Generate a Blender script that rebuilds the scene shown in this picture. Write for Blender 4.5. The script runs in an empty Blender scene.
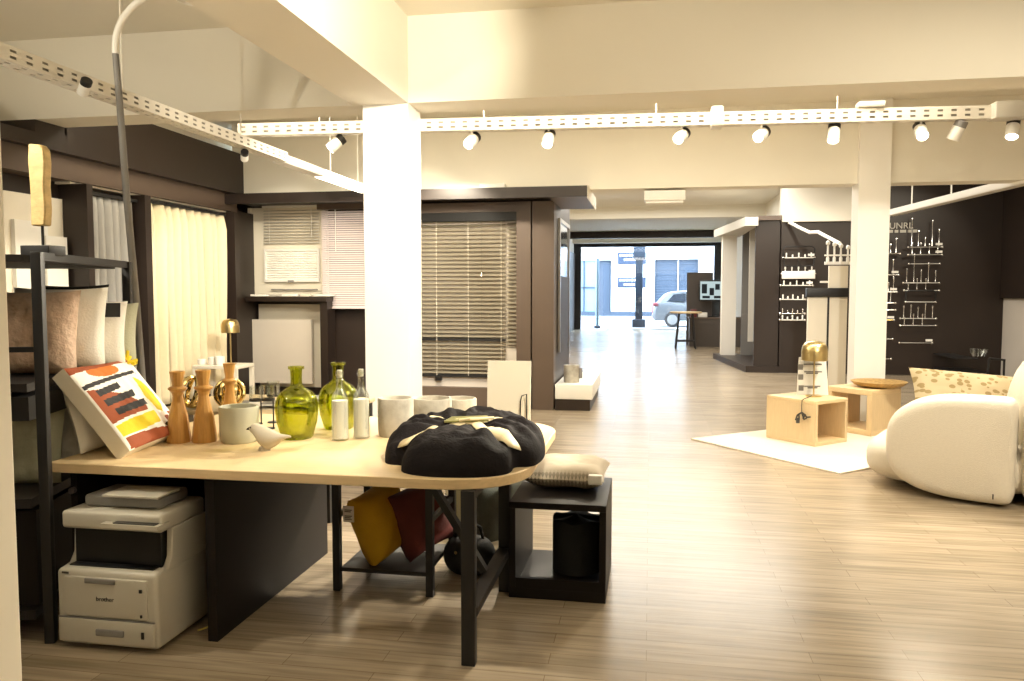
import bpy, bmesh, math, random
from mathutils import Vector, Matrix, noise
random.seed(7)
PI = math.pi
S = bpy.context.scene
COL = S.collection

# ------------------------------------------------------------------ camera, world, light, exposure
YAW = math.atan2(138, 784.0)
cam_d = bpy.data.cameras.new('camera'); cam = bpy.data.objects.new('camera', cam_d); COL.objects.link(cam)
cam_d.sensor_width = 36; cam_d.lens = 784 / 1024 * 36; cam_d.clip_end = 200; cam_d.clip_start = .05
cam.location = (0, 0, 1.49)
cam.rotation_euler = (PI / 2 - 0.0618, 0, YAW)
S.camera = cam
S.view_settings.view_transform = 'Standard'; S.view_settings.look = 'None'
S.view_settings.gamma = 1; S.view_settings.use_curve_mapping = False
S.view_settings.exposure = 0.75
S.cycles.use_denoising = True
S.cycles.max_bounces = 8; S.cycles.diffuse_bounces = 5; S.cycles.glossy_bounces = 4
S.cycles.transmission_bounces = 8; S.cycles.transparent_max_bounces = 12
S.cycles.sample_clamp_indirect = 6; S.cycles.caustics_reflective = False; S.cycles.caustics_refractive = False
W = bpy.data.worlds.new('daylight'); S.world = W; W.use_nodes = True
bg = W.node_tree.nodes['Background']; bg.inputs[0].default_value = (.70, .85, 1, 1); bg.inputs[1].default_value = 20
def lamp(name, kind, loc, energy, color, aim=None, **kw):
    d = bpy.data.lights.new(name, kind); d.energy = energy; d.color = color
    for k, v in kw.items(): setattr(d, k, v)
    o = bpy.data.objects.new(name, d); COL.objects.link(o); o.location = loc
    if aim is not None: o.rotation_euler = (Vector(aim) - Vector(loc)).to_track_quat('-Z', 'Y').to_euler()
    return o
WARM = (1, .90, .71); NEUT = (1, .95, .85); COOL = (.72, .86, 1)
# unseen area lights added under the ceiling as soft fill, no fixtures
lamp('ceiling_fill_light', 'AREA', (2.6, 4.3, 3.55), 34, WARM, shape='RECTANGLE', size=2.6, size_y=1.6)
lamp('ceiling_fill_light', 'AREA', (-1.0, 7.0, 3.55), 130, WARM, shape='RECTANGLE', size=6.5, size_y=.8)
lamp('ceiling_fill_light', 'AREA', (0.6, 13.0, 3.55), 200, NEUT, shape='RECTANGLE', size=3.5, size_y=4.0)
lamp('ceiling_fill_light', 'AREA', (0, 18.0, 3.55), 110, NEUT, shape='RECTANGLE', size=4.0, size_y=2.5)
lamp('ceiling_fill_light', 'AREA', (0, 24.5, 3.55), 60, NEUT, shape='RECTANGLE', size=4.0, size_y=5.0)
# upward area lights added out of view to brighten ceiling and beam undersides
lamp('upward_fill_light', 'AREA', (2.2, -.6, 1.9), 120, WARM, aim=(2.2, -.55, 3.6), shape='DISK', size=.5)
lamp('upward_fill_light', 'AREA', (-3.9, 1.4, 1.9), 50, WARM, aim=(-3.9, 1.8, 3.6), shape='DISK', size=.5)
lamp('ceiling_fill_light', 'AREA', (5.0, 11.5, 3.55), 40, WARM, shape='RECTANGLE', size=2.0, size_y=2.0)  # one more added fill under the ceiling, right-hand bay

# ------------------------------------------------------------------ materials
def mat(name, col, rough=.5, metal=0, var=0, vscale=8, bump=0, bscale=60, trans=0, ior=1.45, emit=None, estr=0, coat=0, stretch=None, sheen=0, spec=None, alpha=None):
    m = bpy.data.materials.new(name); m.use_nodes = True
    nt = m.node_tree; b = nt.nodes['Principled BSDF']; L = nt.links.new
    b.inputs['Base Color'].default_value = (*col, 1); b.inputs['Roughness'].default_value = rough
    b.inputs['Metallic'].default_value = metal; b.inputs['Transmission Weight'].default_value = trans
    b.inputs['IOR'].default_value = ior; b.inputs['Coat Weight'].default_value = coat
    b.inputs['Sheen Weight'].default_value = sheen
    if spec is not None: b.inputs['Specular IOR Level'].default_value = spec
    if alpha is not None: b.inputs['Alpha'].default_value = alpha
    if emit: b.inputs['Emission Color'].default_value = (*emit, 1); b.inputs['Emission Strength'].default_value = estr
    if var or bump:
        tc = nt.nodes.new('ShaderNodeTexCoord'); mp = nt.nodes.new('ShaderNodeMapping')
        L(tc.outputs['Object'], mp.inputs[0])
        if stretch: mp.inputs['Scale'].default_value = stretch
    if var:
        n = nt.nodes.new('ShaderNodeTexNoise'); n.inputs['Scale'].default_value = vscale; n.inputs['Detail'].default_value = 5
        L(mp.outputs[0], n.inputs[0])
        r = nt.nodes.new('ShaderNodeMix'); r.data_type = 'RGBA'
        r.inputs[6].default_value = (*[max(0, c * (1 - var)) for c in col], 1)
        r.inputs[7].default_value = (*[min(1, c * (1 + var)) for c in col], 1)
        L(n.outputs[0], r.inputs[0]); L(r.outputs[2], b.inputs['Base Color'])
    if bump:
        n2 = nt.nodes.new('ShaderNodeTexNoise'); n2.inputs['Scale'].default_value = bscale; n2.inputs['Detail'].default_value = 3
        bp = nt.nodes.new('ShaderNodeBump'); bp.inputs['Strength'].default_value = bump; bp.inputs['Distance'].default_value = .01
        L(mp.outputs[0], n2.inputs[0]); L(n2.outputs[0], bp.inputs['Height']); L(bp.outputs[0], b.inputs['Normal'])
    return m
def thin_glass(name, tint, refl=.6):
    m = bpy.data.materials.new(name); m.use_nodes = True; nt = m.node_tree; nt.nodes.remove(nt.nodes['Principled BSDF']); N = nt.nodes.new; L = nt.links.new
    t = N('ShaderNodeBsdfTransparent'); t.inputs[0].default_value = (*tint, 1); g = N('ShaderNodeBsdfGlossy'); g.inputs['Roughness'].default_value = .03
    lw = N('ShaderNodeLayerWeight'); lw.inputs[0].default_value = .5; mu = N('ShaderNodeMath'); mu.operation = 'MULTIPLY'; mu.inputs[1].default_value = refl
    mx = N('ShaderNodeMixShader'); L(lw.outputs['Fresnel'], mu.inputs[0]); L(mu.outputs[0], mx.inputs[0]); L(t.outputs[0], mx.inputs[1]); L(g.outputs[0], mx.inputs[2])
    L(mx.outputs[0], nt.nodes['Material Output'].inputs[0]); return m
def floor_mat():
    m = bpy.data.materials.new('oak_plank_floor'); m.use_nodes = True
    nt = m.node_tree; b = nt.nodes['Principled BSDF']; L = nt.links.new; N = nt.nodes.new
    tc = N('ShaderNodeTexCoord')
    br = N('ShaderNodeTexBrick'); br.inputs['Scale'].default_value = 1
    br.inputs['Brick Width'].default_value = 1.05; br.inputs['Row Height'].default_value = .095
    br.inputs['Mortar Size'].default_value = .0018; br.inputs['Mortar Smooth'].default_value = .4; br.offset = .37
    br.inputs['Color1'].default_value = (.34, .28, .20, 1); br.inputs['Color2'].default_value = (.42, .35, .26, 1)
    br.inputs['Mortar'].default_value = (.22, .16, .10, 1); br.inputs['Bias'].default_value = -.1
    L(tc.outputs['Object'], br.inputs[0])
    mp = N('ShaderNodeMapping'); mp.inputs['Scale'].default_value = (.9, 14, 1); L(tc.outputs['Object'], mp.inputs[0])
    n = N('ShaderNodeTexNoise'); n.inputs['Scale'].default_value = 2.2; n.inputs['Detail'].default_value = 6; L(mp.outputs[0], n.inputs[0])
    rp = N('ShaderNodeValToRGB'); rp.color_ramp.elements[0].position = .32; rp.color_ramp.elements[0].color = (.62, .58, .54, 1)
    rp.color_ramp.elements[1].position = .7; rp.color_ramp.elements[1].color = (1.12, 1.1, 1.08, 1); L(n.outputs[0], rp.inputs[0])
    mx = N('ShaderNodeMix'); mx.data_type = 'RGBA'; mx.blend_type = 'MULTIPLY'; mx.inputs[0].default_value = .8
    L(br.outputs[0], mx.inputs[6]); L(rp.outputs[0], mx.inputs[7]); L(mx.outputs[2], b.inputs['Base Color'])
    b.inputs['Roughness'].default_value = .25; b.inputs['Specular IOR Level'].default_value = .5
    bp = N('ShaderNodeBump'); bp.inputs['Strength'].default_value = .12; bp.inputs['Distance'].default_value = .004
    L(n.outputs[0], bp.inputs['Height']); L(bp.outputs[0], b.inputs['Normal'])
    return m
M = dict(
 wall=mat('warm_white_plaster', (.80, .76, .66), .7, var=.03, vscale=2, bump=.05, bscale=90),
 column=mat('white_painted_plaster', (.86, .83, .77), .6, var=.02, vscale=3, bump=.04, bscale=90),
 dark=mat('dark_brown_board', (.025, .016, .012), .42, var=.12, vscale=3),
 taupe=mat('taupe_brown_board', (.115, .082, .062), .45, var=.08, vscale=3),
 gloss=mat('black_brown_glossy_board', (.012, .009, .008), .5, var=.15, spec=.2, vscale=2),
 oak=mat('pale_oak', (.72, .55, .32), .42, var=.16, vscale=5, stretch=(1.5, 16, 16)),
 oakx=mat('pale_oak_block', (.68, .52, .31), .5, var=.13, vscale=5, stretch=(14, 14, 1.5)),
 beech=mat('honey_turned_wood', (.50, .27, .075), .35, var=.25, vscale=9, stretch=(10, 10, 1.2)),
 black=mat('black_powder_coated_metal', (.014, .013, .013), .45, var=.15, vscale=20),
 blackwood=mat('black_stained_wood', (.013, .010, .009), .5, var=.25, vscale=8, stretch=(2, 12, 12)),
 white=mat('white_enamel', (.83, .81, .76), .4, var=.02, vscale=6),
 tray=mat('white_perforated_steel', (.78, .74, .66), .45, var=.03, vscale=6),
 hole=mat('tray_inside_shade', (.33, .30, .25), .7, var=.1),
 cream=mat('cream_panel', (.80, .74, .62), .6, var=.03, vscale=4),
 greige=mat('pale_grey_board', (.66, .60, .53), .6, var=.04, vscale=4),
 brass=mat('brushed_brass', (.70, .54, .25), .3, 1, var=.08, vscale=20),
 gold=mat('polished_gold', (.86, .66, .28), .12, 1, var=.05, vscale=10),
 chrome=mat('polished_chrome', (.75, .74, .72), .15, 1, var=.04, vscale=10),
 steel=mat('brushed_steel', (.55, .53, .50), .3, 1, var=.05, vscale=20),
 concrete=mat('marbled_concrete', (.44, .41, .35), .75, var=.75, vscale=9, bump=.2, bscale=50),
 mug=mat('sage_glazed_stoneware', (.46, .45, .35), .45, var=.06, vscale=12),
 mugin=mat('dark_candle_wax', (.10, .085, .06), .5, var=.1),
 bird=mat('beige_stoneware', (.50, .45, .36), .6, var=.08, vscale=20),
 greenglass=thin_glass('olive_green_glass', (.80, .83, .25), .45),
 clearglass=thin_glass('clear_glass', (.97, .98, .96), .3),
 salt=mat('white_salt', (.90, .88, .82), .8, var=.03, vscale=30),
 tag=mat('white_paper', (.85, .83, .78), .7, var=.02), blacktag=mat('black_card', (.02, .02, .02), .6, var=.1),
 ink=mat('dark_print', (.05, .045, .04), .7, var=.05),
 blanket=mat('charcoal_wool', (.012, .010, .011), .8, var=.25, vscale=18, bump=.35, bscale=70, spec=.12),
 ribbon=mat('cream_ribbon', (.66, .56, .35), .55, var=.08, vscale=20),
 greenribbon=mat('olive_label_band', (.22, .21, .07), .5, var=.2, vscale=40),
 boucle=mat('cream_boucle', (.76, .70, .59), .9, var=.06, vscale=60, bump=.7, bscale=190, sheen=.2),
 rug=mat('ivory_rug', (.80, .74, .64), .95, var=.06, vscale=40, bump=.5, bscale=150),
 curtain=mat('cream_linen', (.76, .66, .45), .85, var=.06, vscale=20, bump=.1, bscale=200),
 sheer=mat('grey_sheer', (.38, .37, .35), .85, var=.15, vscale=30, stretch=(1, 1, .2)),
 yellow=mat('mustard_cotton', (.62, .36, .012), .85, var=.12, vscale=12, bump=.2, bscale=120),
 maroon=mat('maroon_cotton', (.13, .03, .026), .85, var=.2, vscale=12, bump=.2, bscale=120),
 teal=mat('grey_green_cotton', (.24, .27, .245), .85, var=.15, vscale=12, bump=.2, bscale=120),
 pinkfab=mat('rose_beige_matelasse', (.60, .44, .33), .7, var=.28, vscale=35, bump=.9, bscale=30),
 whitefab=mat('white_cotton', (.80, .77, .70), .85, var=.04, vscale=10, bump=.2, bscale=100),
 sagefab=mat('sage_cotton', (.42, .42, .31), .85, var=.1, vscale=10, bump=.2, bscale=100),
 dkfab=mat('charcoal_cotton', (.02, .019, .019), .85, var=.2, vscale=14, bump=.2, bscale=100),
 rust=mat('rust_applique', (.27, .06, .016), .85, var=.12, vscale=20, bump=.15, bscale=120),
 orange=mat('orange_applique', (.60, .15, .02), .85, var=.12, vscale=20, bump=.15, bscale=120),
 lemon=mat('yellow_applique', (.68, .53, .02), .85, var=.12, vscale=20, bump=.3, bscale=90),
 printer=mat('warm_white_plastic', (.52, .49, .42), .4, var=.02, vscale=8),
 printdark=mat('black_plastic', (.012, .012, .013), .3, var=.1),
 grey=mat('mid_grey_plastic', (.22, .21, .2), .5, var=.05),
 slat=mat('bronze_blind_slat', (.42, .37, .28), .3, .5, var=.08, vscale=10),
 slatpink=mat('pale_pink_slat', (.72, .62, .60), .45, var=.06, vscale=5),
 slatgrey=mat('pale_grey_slat', (.55, .52, .46), .5, var=.04, vscale=5),
 led=mat('lit_diffuser', (.9, .85, .75), .4, emit=(1, .88, .66), estr=6, var=.01),
 lens=mat('lit_lens', (.9, .85, .75), .3, emit=(1, .9, .7), estr=14, var=.01),
 pane=thin_glass('shop_window_glass', (.96, .98, 1), .4),
 facade=mat('white_render', (.26, .265, .27), .8, var=.03, vscale=1),
 bluegrey=mat('blue_grey_paint', (.026, .034, .047), .7, spec=.1, var=.08, vscale=2),
 signblue=mat('blue_sign', (.017, .024, .04), .7, spec=.1, var=.05),
 glassblue=mat('pale_blue_glazing', (.06, .10, .125), .3, var=.15, vscale=.8),
 asphalt=mat('pale_asphalt', (.20, .205, .215), .85, var=.08, vscale=3),
 silver=mat('silver_car_paint', (.085, .09, .096), .4, .0, var=.03, coat=.15),
 tyre=mat('tyre_rubber', (.02, .02, .022), .8, var=.1),
 carglass=mat('dark_car_glass', (.012, .015, .02), .2, var=.1),
 redlens=mat('red_lens', (.14, .03, .035), .3, var=.05),
 screen=mat('lit_screen', (.3, .4, .45), .3, emit=(.55, .72, .8), estr=.32, var=.02),
 counter=mat('grey_brown_counter', (.085, .07, .062), .5, var=.08, vscale=4),
 wicker=mat('woven_brown_rattan', (.46, .29, .10), .45, var=.55, vscale=30, bump=.8, bscale=90),
 slab=mat('burr_wood', (.72, .50, .22), .45, var=.5, vscale=7, stretch=(3, 3, 5), bump=.2, bscale=30),
 darkglass=mat('dark_glazing', (.03, .03, .03), .08, var=.1),
 cable=mat('yellow_cable', (.60, .50, .12), .5, var=.05),
)
M['floor'] = floor_mat()

# ------------------------------------------------------------------ mesh helpers
def V(*a): return Vector(a)
class MB:
    def __init__(s): s.bm = bmesh.new()
    def face(s, vs, mi=0):
        try:
            f = s.bm.faces.new(vs); f.material_index = mi; return f
        except ValueError: return None
    def box(s, c, d, rz=0, bev=0, mtx=None, mi=0):
        r = bmesh.ops.create_cube(s.bm, size=1, matrix=Matrix.Diagonal((*d, 1)))
        vs = r['verts']
        for f in {f for v in vs for f in v.link_faces}: f.material_index = mi
        if bev:
            es = list({e for v in vs for e in v.link_edges})
            rb = bmesh.ops.bevel(s.bm, geom=es, offset=bev, segments=3, affect='EDGES', profile=.5)
            vs = list({v for f in rb['faces'] for v in f.verts} | {v for v in vs if v.is_valid})
            # collect whole island
            seen = set(vs); st = list(vs)
            while st:
                v = st.pop()
                for e in v.link_edges:
                    o = e.other_vert(v)
                    if o not in seen: seen.add(o); st.append(o)
            vs = list(seen)
            for f in {f for v in vs for f in v.link_faces}: f.material_index = mi
        m = Matrix.Translation(c) @ (mtx.to_4x4() if mtx else Matrix.Rotation(rz, 4, 'Z'))
        bmesh.ops.transform(s.bm, matrix=m, verts=vs)
        return s
    def span(s, x0, x1, y0, y1, z0, z1, bev=0, mi=0):
        return s.box(((x0 + x1) / 2, (y0 + y1) / 2, (z0 + z1) / 2), (abs(x1 - x0), abs(y1 - y0), abs(z1 - z0)), bev=bev, mi=mi)
    def bar(s, p, q, w, h, bev=0, mi=0):
        p, q = Vector(p), Vector(q); d = q - p
        R = d.to_track_quat('X', 'Z').to_matrix()
        return s.box((p + q) / 2, (d.length, w, h), mtx=R, bev=bev, mi=mi)
    def tube(s, pts, r, n=10, closed=False, cap=True, mi=0):
        pts = [Vector(p) for p in pts]; N = len(pts); rr = r if isinstance(r, (list, tuple)) else [r] * N
        t0 = (pts[1] - pts[0]).normalized(); up = V(0, 0, 1) if abs(t0.z) < .9 else V(1, 0, 0)
        rings = []
        for i, p in enumerate(pts):
            if closed: t = pts[(i + 1) % N] - pts[i - 1]
            else: t = pts[min(i + 1, N - 1)] - pts[max(i - 1, 0)]
            t.normalize(); up = (up - t * up.dot(t)).normalized(); sd = t.cross(up)
            rings.append([s.bm.verts.new(p + (up * math.cos(2 * PI * k / n) + sd * math.sin(2 * PI * k / n)) * rr[i]) for k in range(n)])
        for i in range(N if closed else N - 1):
            a, b = rings[i], rings[(i + 1) % N]
            for k in range(n): s.face((a[k], b[k], b[(k + 1) % n], a[(k + 1) % n]), mi)
        if cap and not closed: s.face(rings[0], mi); s.face(list(reversed(rings[-1])), mi)
        return s
    def lathe(s, prof, c=(0, 0, 0), n=24, mtx=None, mi=0):
        c = Vector(c); R = mtx or Matrix.Identity(3); rings = []
        for r, z in prof:
            if r < 1e-5: rings.append([s.bm.verts.new(c + R @ V(0, 0, z))])
            else: rings.append([s.bm.verts.new(c + R @ V(r * math.cos(2 * PI * k / n), r * math.sin(2 * PI * k / n), z)) for k in range(n)])
        for a, b in zip(rings, rings[1:]):
            for k in range(n):
                k2 = (k + 1) % n
                if len(a) == 1 and len(b) == 1: continue
                if len(a) == 1: s.face((a[0], b[k2], b[k]), mi)
                elif len(b) == 1: s.face((a[k], a[k2], b[0]), mi)
                else: s.face((a[k], a[k2], b[k2], b[k]), mi)
        return s
    def cyl(s, p, q, r, n=16, r2=None, mi=0):
        p, q = Vector(p), Vector(q); d = q - p; R = d.to_track_quat('Z', 'Y').to_matrix(); L = d.length
        return s.lathe([(0, 0), (r, 0), (r if r2 is None else r2, L), (0, L)], p, n, R, mi)
    def prism(s, poly, z0, z1, mtx=None, mi=0):
        T = mtx or Matrix.Identity(4)
        a = [s.bm.verts.new(T @ V(x, y, z0)) for x, y in poly]; b = [s.bm.verts.new(T @ V(x, y, z1)) for x, y in poly]
        n = len(poly)
        s.face(list(reversed(a)), mi); s.face(b, mi)
        for i in range(n): s.face((a[i], a[(i + 1) % n], b[(i + 1) % n], b[i]), mi)
        return s
    def grid(s, fn, nu, nv, cu=False, cv=False, mf=None):
        g = [[s.bm.verts.new(fn(i / (nu if cu else nu - 1), j / (nv if cv else nv - 1))) for j in range(nv)] for i in range(nu)]
        for i in range(nu if cu else nu - 1):
            for j in range(nv if cv else nv - 1):
                i2, j2 = (i + 1) % nu, (j + 1) % nv
                s.face((g[i][j], g[i2][j], g[i2][j2], g[i][j2]), mf((i + .5) / nu, (j + .5) / nv) if mf else 0)
        return s
    def build(s, name, m, parent=None, ang=35, subd=0, bevel=0):
        bmesh.ops.remove_doubles(s.bm, verts=s.bm.verts, dist=1e-5)
        bmesh.ops.recalc_face_normals(s.bm, faces=s.bm.faces)
        for f in s.bm.faces: f.smooth = True
        me = bpy.data.meshes.new(name); s.bm.to_mesh(me); s.bm.free()
        for x in (m if isinstance(m, (list, tuple)) else [m]): me.materials.append(M[x] if isinstance(x, str) else x)
        me.set_sharp_from_angle(angle=math.radians(ang))
        o = bpy.data.objects.new(name, me); COL.objects.link(o)
        if parent is not None: o.parent = parent
        if bevel:
            b = o.modifiers.new('bevel', 'BEVEL'); b.width = bevel; b.segments = 2; b.limit_method = 'ANGLE'
        if subd:
            d = o.modifiers.new('sub', 'SUBSURF'); d.levels = d.render_levels = subd
        return o
def tag(o, label, cat, group=None, kind=None):
    o['label'] = label; o['category'] = cat
    if group: o['group'] = group
    if kind: o['kind'] = kind
    return o
def thing(name, label, cat, loc=(0, 0, 0), rz=0, group=None):
    o = bpy.data.objects.new(name, None); COL.objects.link(o); o.location = loc; o.rotation_euler = (0, 0, rz)
    o.empty_display_size = .05
    return tag(o, label, cat, group)
def struct(mb, name, m, **k):
    o = mb.build(name, m, **k); o['kind'] = 'structure'; return o
def copy_tree(o, parent=None):
    c = o.copy(); COL.objects.link(c)
    if parent: c.parent = parent
    for ch in list(o.children): copy_tree(ch, c)
    return c
def basis(x, z):
    """matrix whose x axis follows x and whose z axis is closest to z"""
    x = Vector(x).normalized(); z = Vector(z); y = z.cross(x).normalized(); z = x.cross(y)
    return Matrix((x, y, z)).transposed()
def cushion_mb(w, h, t, pinch=.06, n=28, wr=.004, seed=0, box=0, mf=None, nb=None):
    """pillow in the local xy plane, thickness along z"""
    mb = MB()
    def side(sg):
        def f(a, b):
            u, v = 2 * a - 1, 2 * b - 1
            x = w / 2 * u * (1 - pinch * (1 - v * v) * abs(u)); y = h / 2 * v * (1 - pinch * (1 - u * u) * abs(v))
            e = max(0, (1 - u ** 4) * (1 - v ** 4)); z = box / 2 + (t - box) / 2 * e ** .55
            q = noise.noise(V(x * 9 + seed, y * 9, sg * 3 + seed)) * wr * 3 * e + wr * noise.noise(V(x * 30, y * 30 + seed, 1)) * e
            return V(x, y, sg * (z + q))
        return f
    mb.grid(side(1), n, n, mf=mf); mb.grid(side(-1), n, n, mf=nb)
    if box:
        rim = [(-1 + 2 * i / (n - 1), -1) for i in range(n)] + [(1, -1 + 2 * i / (n - 1)) for i in range(1, n)] + [(1 - 2 * i / (n - 1), 1) for i in range(1, n)] + [(-1, 1 - 2 * i / (n - 1)) for i in range(1, n - 1)]
        a, b = [], []
        for u, v in rim:
            x = w / 2 * u * (1 - pinch * (1 - v * v) * abs(u)); y = h / 2 * v * (1 - pinch * (1 - u * u) * abs(v))
            a.append(mb.bm.verts.new(V(x, y, box / 2))); b.append(mb.bm.verts.new(V(x, y, -box / 2)))
        for i in range(len(rim)): mb.face((a[i], a[(i + 1) % len(rim)], b[(i + 1) % len(rim)], b[i]), nb(0, 0) if nb else 0)
    return mb
def cushion(label, m, w, h, t, loc, u, v, group=None, seed=0, name='cushion', **k):
    """u = direction of the width, v = direction of the height"""
    U = Vector(u).normalized(); N = U.cross(Vector(v)).normalized(); Vv = N.cross(U)
    o = cushion_mb(w, h, t, seed=seed, **k).build(name, m)
    o.matrix_world = Matrix.Translation(loc) @ Matrix((U, Vv, N)).transposed().to_4x4()
    return tag(o, label, 'cushion', group)

# ------------------------------------------------------------------ the setting
def sbox(name, m, *spans, **k):
    mb = MB()
    for s in spans: mb.span(*s)
    return struct(mb, name, m, **k)
sbox('floor', 'floor', (-5.8, 6.4, -2.3, 31.45, -.12, 0))
sbox('ceiling', 'wall', (-5.8, 6.4, -2.3, 31.6, 3.63, 3.8))
sbox('wall_back', 'dark', (-5.8, 6.4, -2.5, -2.3, 0, 3.63))  # unseen wall, given a dark finish to cut bounce light
sbox('wall_left', 'wall', (-5.8, -5.6, 5.0, 10.1, 0, 3.63))
sbox('wall_left_near', 'dark', (-5.8, -5.6, -2.3, 5.0, 0, 3.63))  # near stretch made dark so less light bounces onto the printer
sbox('wall_left_lining', 'dark', (-5.6, -5.5, 5.0, 10.0, 0, 2.62))
sbox('wall_right', 'greige', (6.1, 6.4, -2.3, 15.3, 0, 3.63))
sbox('trim_2', 'dark', (6.04, 6.1, 9.8, 15.04, 1.42, 3.63), (6.03, 6.1, 9.8, 15.04, 1.38, 1.42))
sbox('wall_display', 'dark', (-5.6, -1.19, 10.0, 11.7, 0, 3.3))
sbox('wall_left_hall', 'wall', (-3.3, -3.0, 11.7, 31.4, 0, 3.63))
sbox('wall_far_right', 'dark', (2.35, 3.62, 15.05, 15.3, 0, 2.76), (3.62, 6.1, 15.05, 15.3, 0, 3.63))
sbox('wall_far_bulkhead', 'wall', (2.35, 3.62, 14.95, 15.3, 2.76, 3.63))
sbox('wall_right_hall', 'wall', (2.75, 3.05, 15.3, 31.4, 0, 3.63))
sbox('trim_3', 'wall', (-5.6, 6.1, 6.0, 6.35, 2.965, 3.63))                  # transverse beam
sbox('trim_4', 'wall', (-2.34, -1.88, -2.3, 6.0, 2.965, 3.63))                # beam that runs along the room
sbox('trim_5', 'wall', (-5.35, 6.1, 9.5, 9.8, 2.715, 3.63))                     # header over the passage
sbox('trim_6', 'column', (-2.255, -1.882, 6.0, 6.33, 0, 2.965))               # column behind the desk
sbox('trim_7', 'column', (2.29, 2.625, 9.42, 9.72, 0, 3.63))                  # column at the right
sbox('trim_8', 'wall', (-3.0, 2.75, 20.0, 20.4, 3.33, 3.63))                  # lintel in the hall
sbox('trim_9', 'dark', (-3.0, 2.75, 28.0, 28.2, 3.38, 3.62))
sbox('trim_10', 'cream', (-3.0, 2.75, 30.6, 30.9, 3.38, 3.63))
sbox('trim_1', 'cream', (-2.2, -1.475, 1.5, 1.6, 0, 2.96), bevel=.006)         # near partition edge at the left
sbox('trim_11', 'dark', (-3.0, -2.95, 20, 31.2, 0, 3.0))
# fascia over the curtain wall
sbox('trim_12', 'dark', (-5.6, -5.2, 6.36, 9.5, 2.74, 3.26), (-5.6, -5.2, 5.0, 6.36, 2.74, 2.86), (-5.6, -5.2, 6.0, 6.36, 2.86, 2.965), (-5.6, -5.2, 6.345, 6.37, 2.9, 3.26))
sbox('trim_24', 'taupe', (-5.6, -5.30, 5.0, 9.5, 2.52, 2.74))
sbox('trim_13', 'cream', (-5.5, -5.34, 6.56, 9.3, 2.50, 2.52))
# canopy over the blind displays
sbox('trim_14', 'dark', (-5.3, -.73, 9.2, 9.26, 2.60, 2.725), (-5.3, -.73, 9.26, 10.0, 2.64, 2.725))
sbox('trim_15', 'taupe', (-1.19, -.735, 9.26, 10.6, 2.60, 2.66))
sbox('trim_25', 'cream', (-.735, -.725, 9.2, 10.6, 2.58, 2.735))
# shop front
sbox('window_1', 'black', (-3.0, -2.72, 31.2, 31.45, 0, 3.63), (2.42, 2.75, 31.2, 31.45, 0, 3.63), (-2.72, 2.42, 31.2, 31.45, 3.26, 3.63))
sbox('window_2', 'pane', (-2.72, 2.42, 31.33, 31.345, 0.0, 3.26))
sbox('trim_16', 'wall', (-5.6, -3.0, 31.2, 31.5, 0, 3.8), (2.75, 6.4, 31.2, 31.5, 0, 3.8))
# street
sbox('street_ground', 'asphalt', (-25, 30, 31.45, 44.9, -.15, -.02))
sbox('street_kerb', 'asphalt', (-25, 30, 42.9, 44.95, -.02, .12))

# ------------------------------------------------------------------ the street
b = thing('street_building', 'white rendered building across the street with dark shutter and blue signs', 'building', (0, 45, 0))
w = MB()
w.span(-25, -4.6, 0, 6, 0, 9).span(-4.6, -2.2, 0.35, 6, 0, 9).span(-4.6, -2.2, 0, .35, 3.3, 9).span(-2.2, .24, 0, 6, 0, 9)
w.span(.24, 2.62, .3, 6, 0, 9).span(.24, 2.62, 0, .3, 3.32, 9).span(2.62, 30, 0, 6, 0, 9)
w.build('wall', 'facade', b)
MB().span(-25, 30, -.04, .0, 0, .38).build('plinth', 'bluegrey', b)
g = MB().span(-4.6, -2.95, .2, .26, .3, 3.3).build('shop_window', 'glassblue', b)
f = MB()
for x in (-4.6, -3.75, -2.98): f.span(x - .04, x + .04, .12, .3, .3, 3.3)
f.span(-4.6, -2.95, .12, .3, 1.7, 1.78).build('window_frame', 'bluegrey', g)
MB().span(-2.92, -2.24, .18, .28, .1, 3.25).build('door', 'bluegrey', b)
sh = MB()
for k in range(22): sh.span(.26, 2.6, .16 + .02 * (k % 2), .28, .1 + k * .146, .1 + k * .146 + .14)
sh = sh.build('shutter', 'bluegrey', b)
MB().span(1.5, 1.56, .1, .2, .1, 3.3).build('shutter_post', 'facade', sh)
for (x0, x1, z0, z1, rows) in ((-1.83, -.26, 3.06, 3.72, 2), (-1.83, -.26, 1.75, 2.32, 2)):
    sg = MB().span(x0, x1, -.06, 0, z0, z1).build('sign_board', 'signblue', b)
    t = MB(); random.seed(int(z0 * 100))
    for r in range(rows):
        t = MB(); x = x0 + .1 + .25 * r
        while x < x1 - .35:
            l = random.uniform(.06, .14); t.span(x, x + l, -.075, -.06, z1 - .22 - r * .25, z1 - .1 - r * .25); x += l + .03
        t.build('sign_lettering', 'facade', sg)
p = thing('street_post', 'thick blue grey square post standing on the pavement', 'post', (-.46, 33, -.02))
MB().span(-.15, .15, -.15, .15, .3, 3.1, bev=.02).build('shaft', 'bluegrey', p)
MB().span(-.27, .27, -.27, .27, 0, .38, bev=.02).build('foot', 'bluegrey', p)
MB().span(-.24, .24, -.2, .2, 2.85, 3.4, bev=.02).build('head', 'bluegrey', p)
p = thing('street_marker', 'slim pale blue post left of the thick street post', 'post', (-2.15, 32.6, -.02))
MB().cyl((0, 0, 0), (0, 0, 2.9), .07).build('shaft', 'glassblue', p)
MB().cyl((0, 0, 0), (0, 0, .12), .14).build('foot', 'bluegrey', p)
p = thing('red_post', 'thin red and white post beside the thick street post', 'post', (.12, 36, -.02))
MB().cyl((0, 0, 0), (0, 0, 2.5), .035).build('shaft', 'redlens', p)
MB().cyl((0, 0, 0), (0, 0, .3), .06).build('sleeve', 'facade', p)
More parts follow.
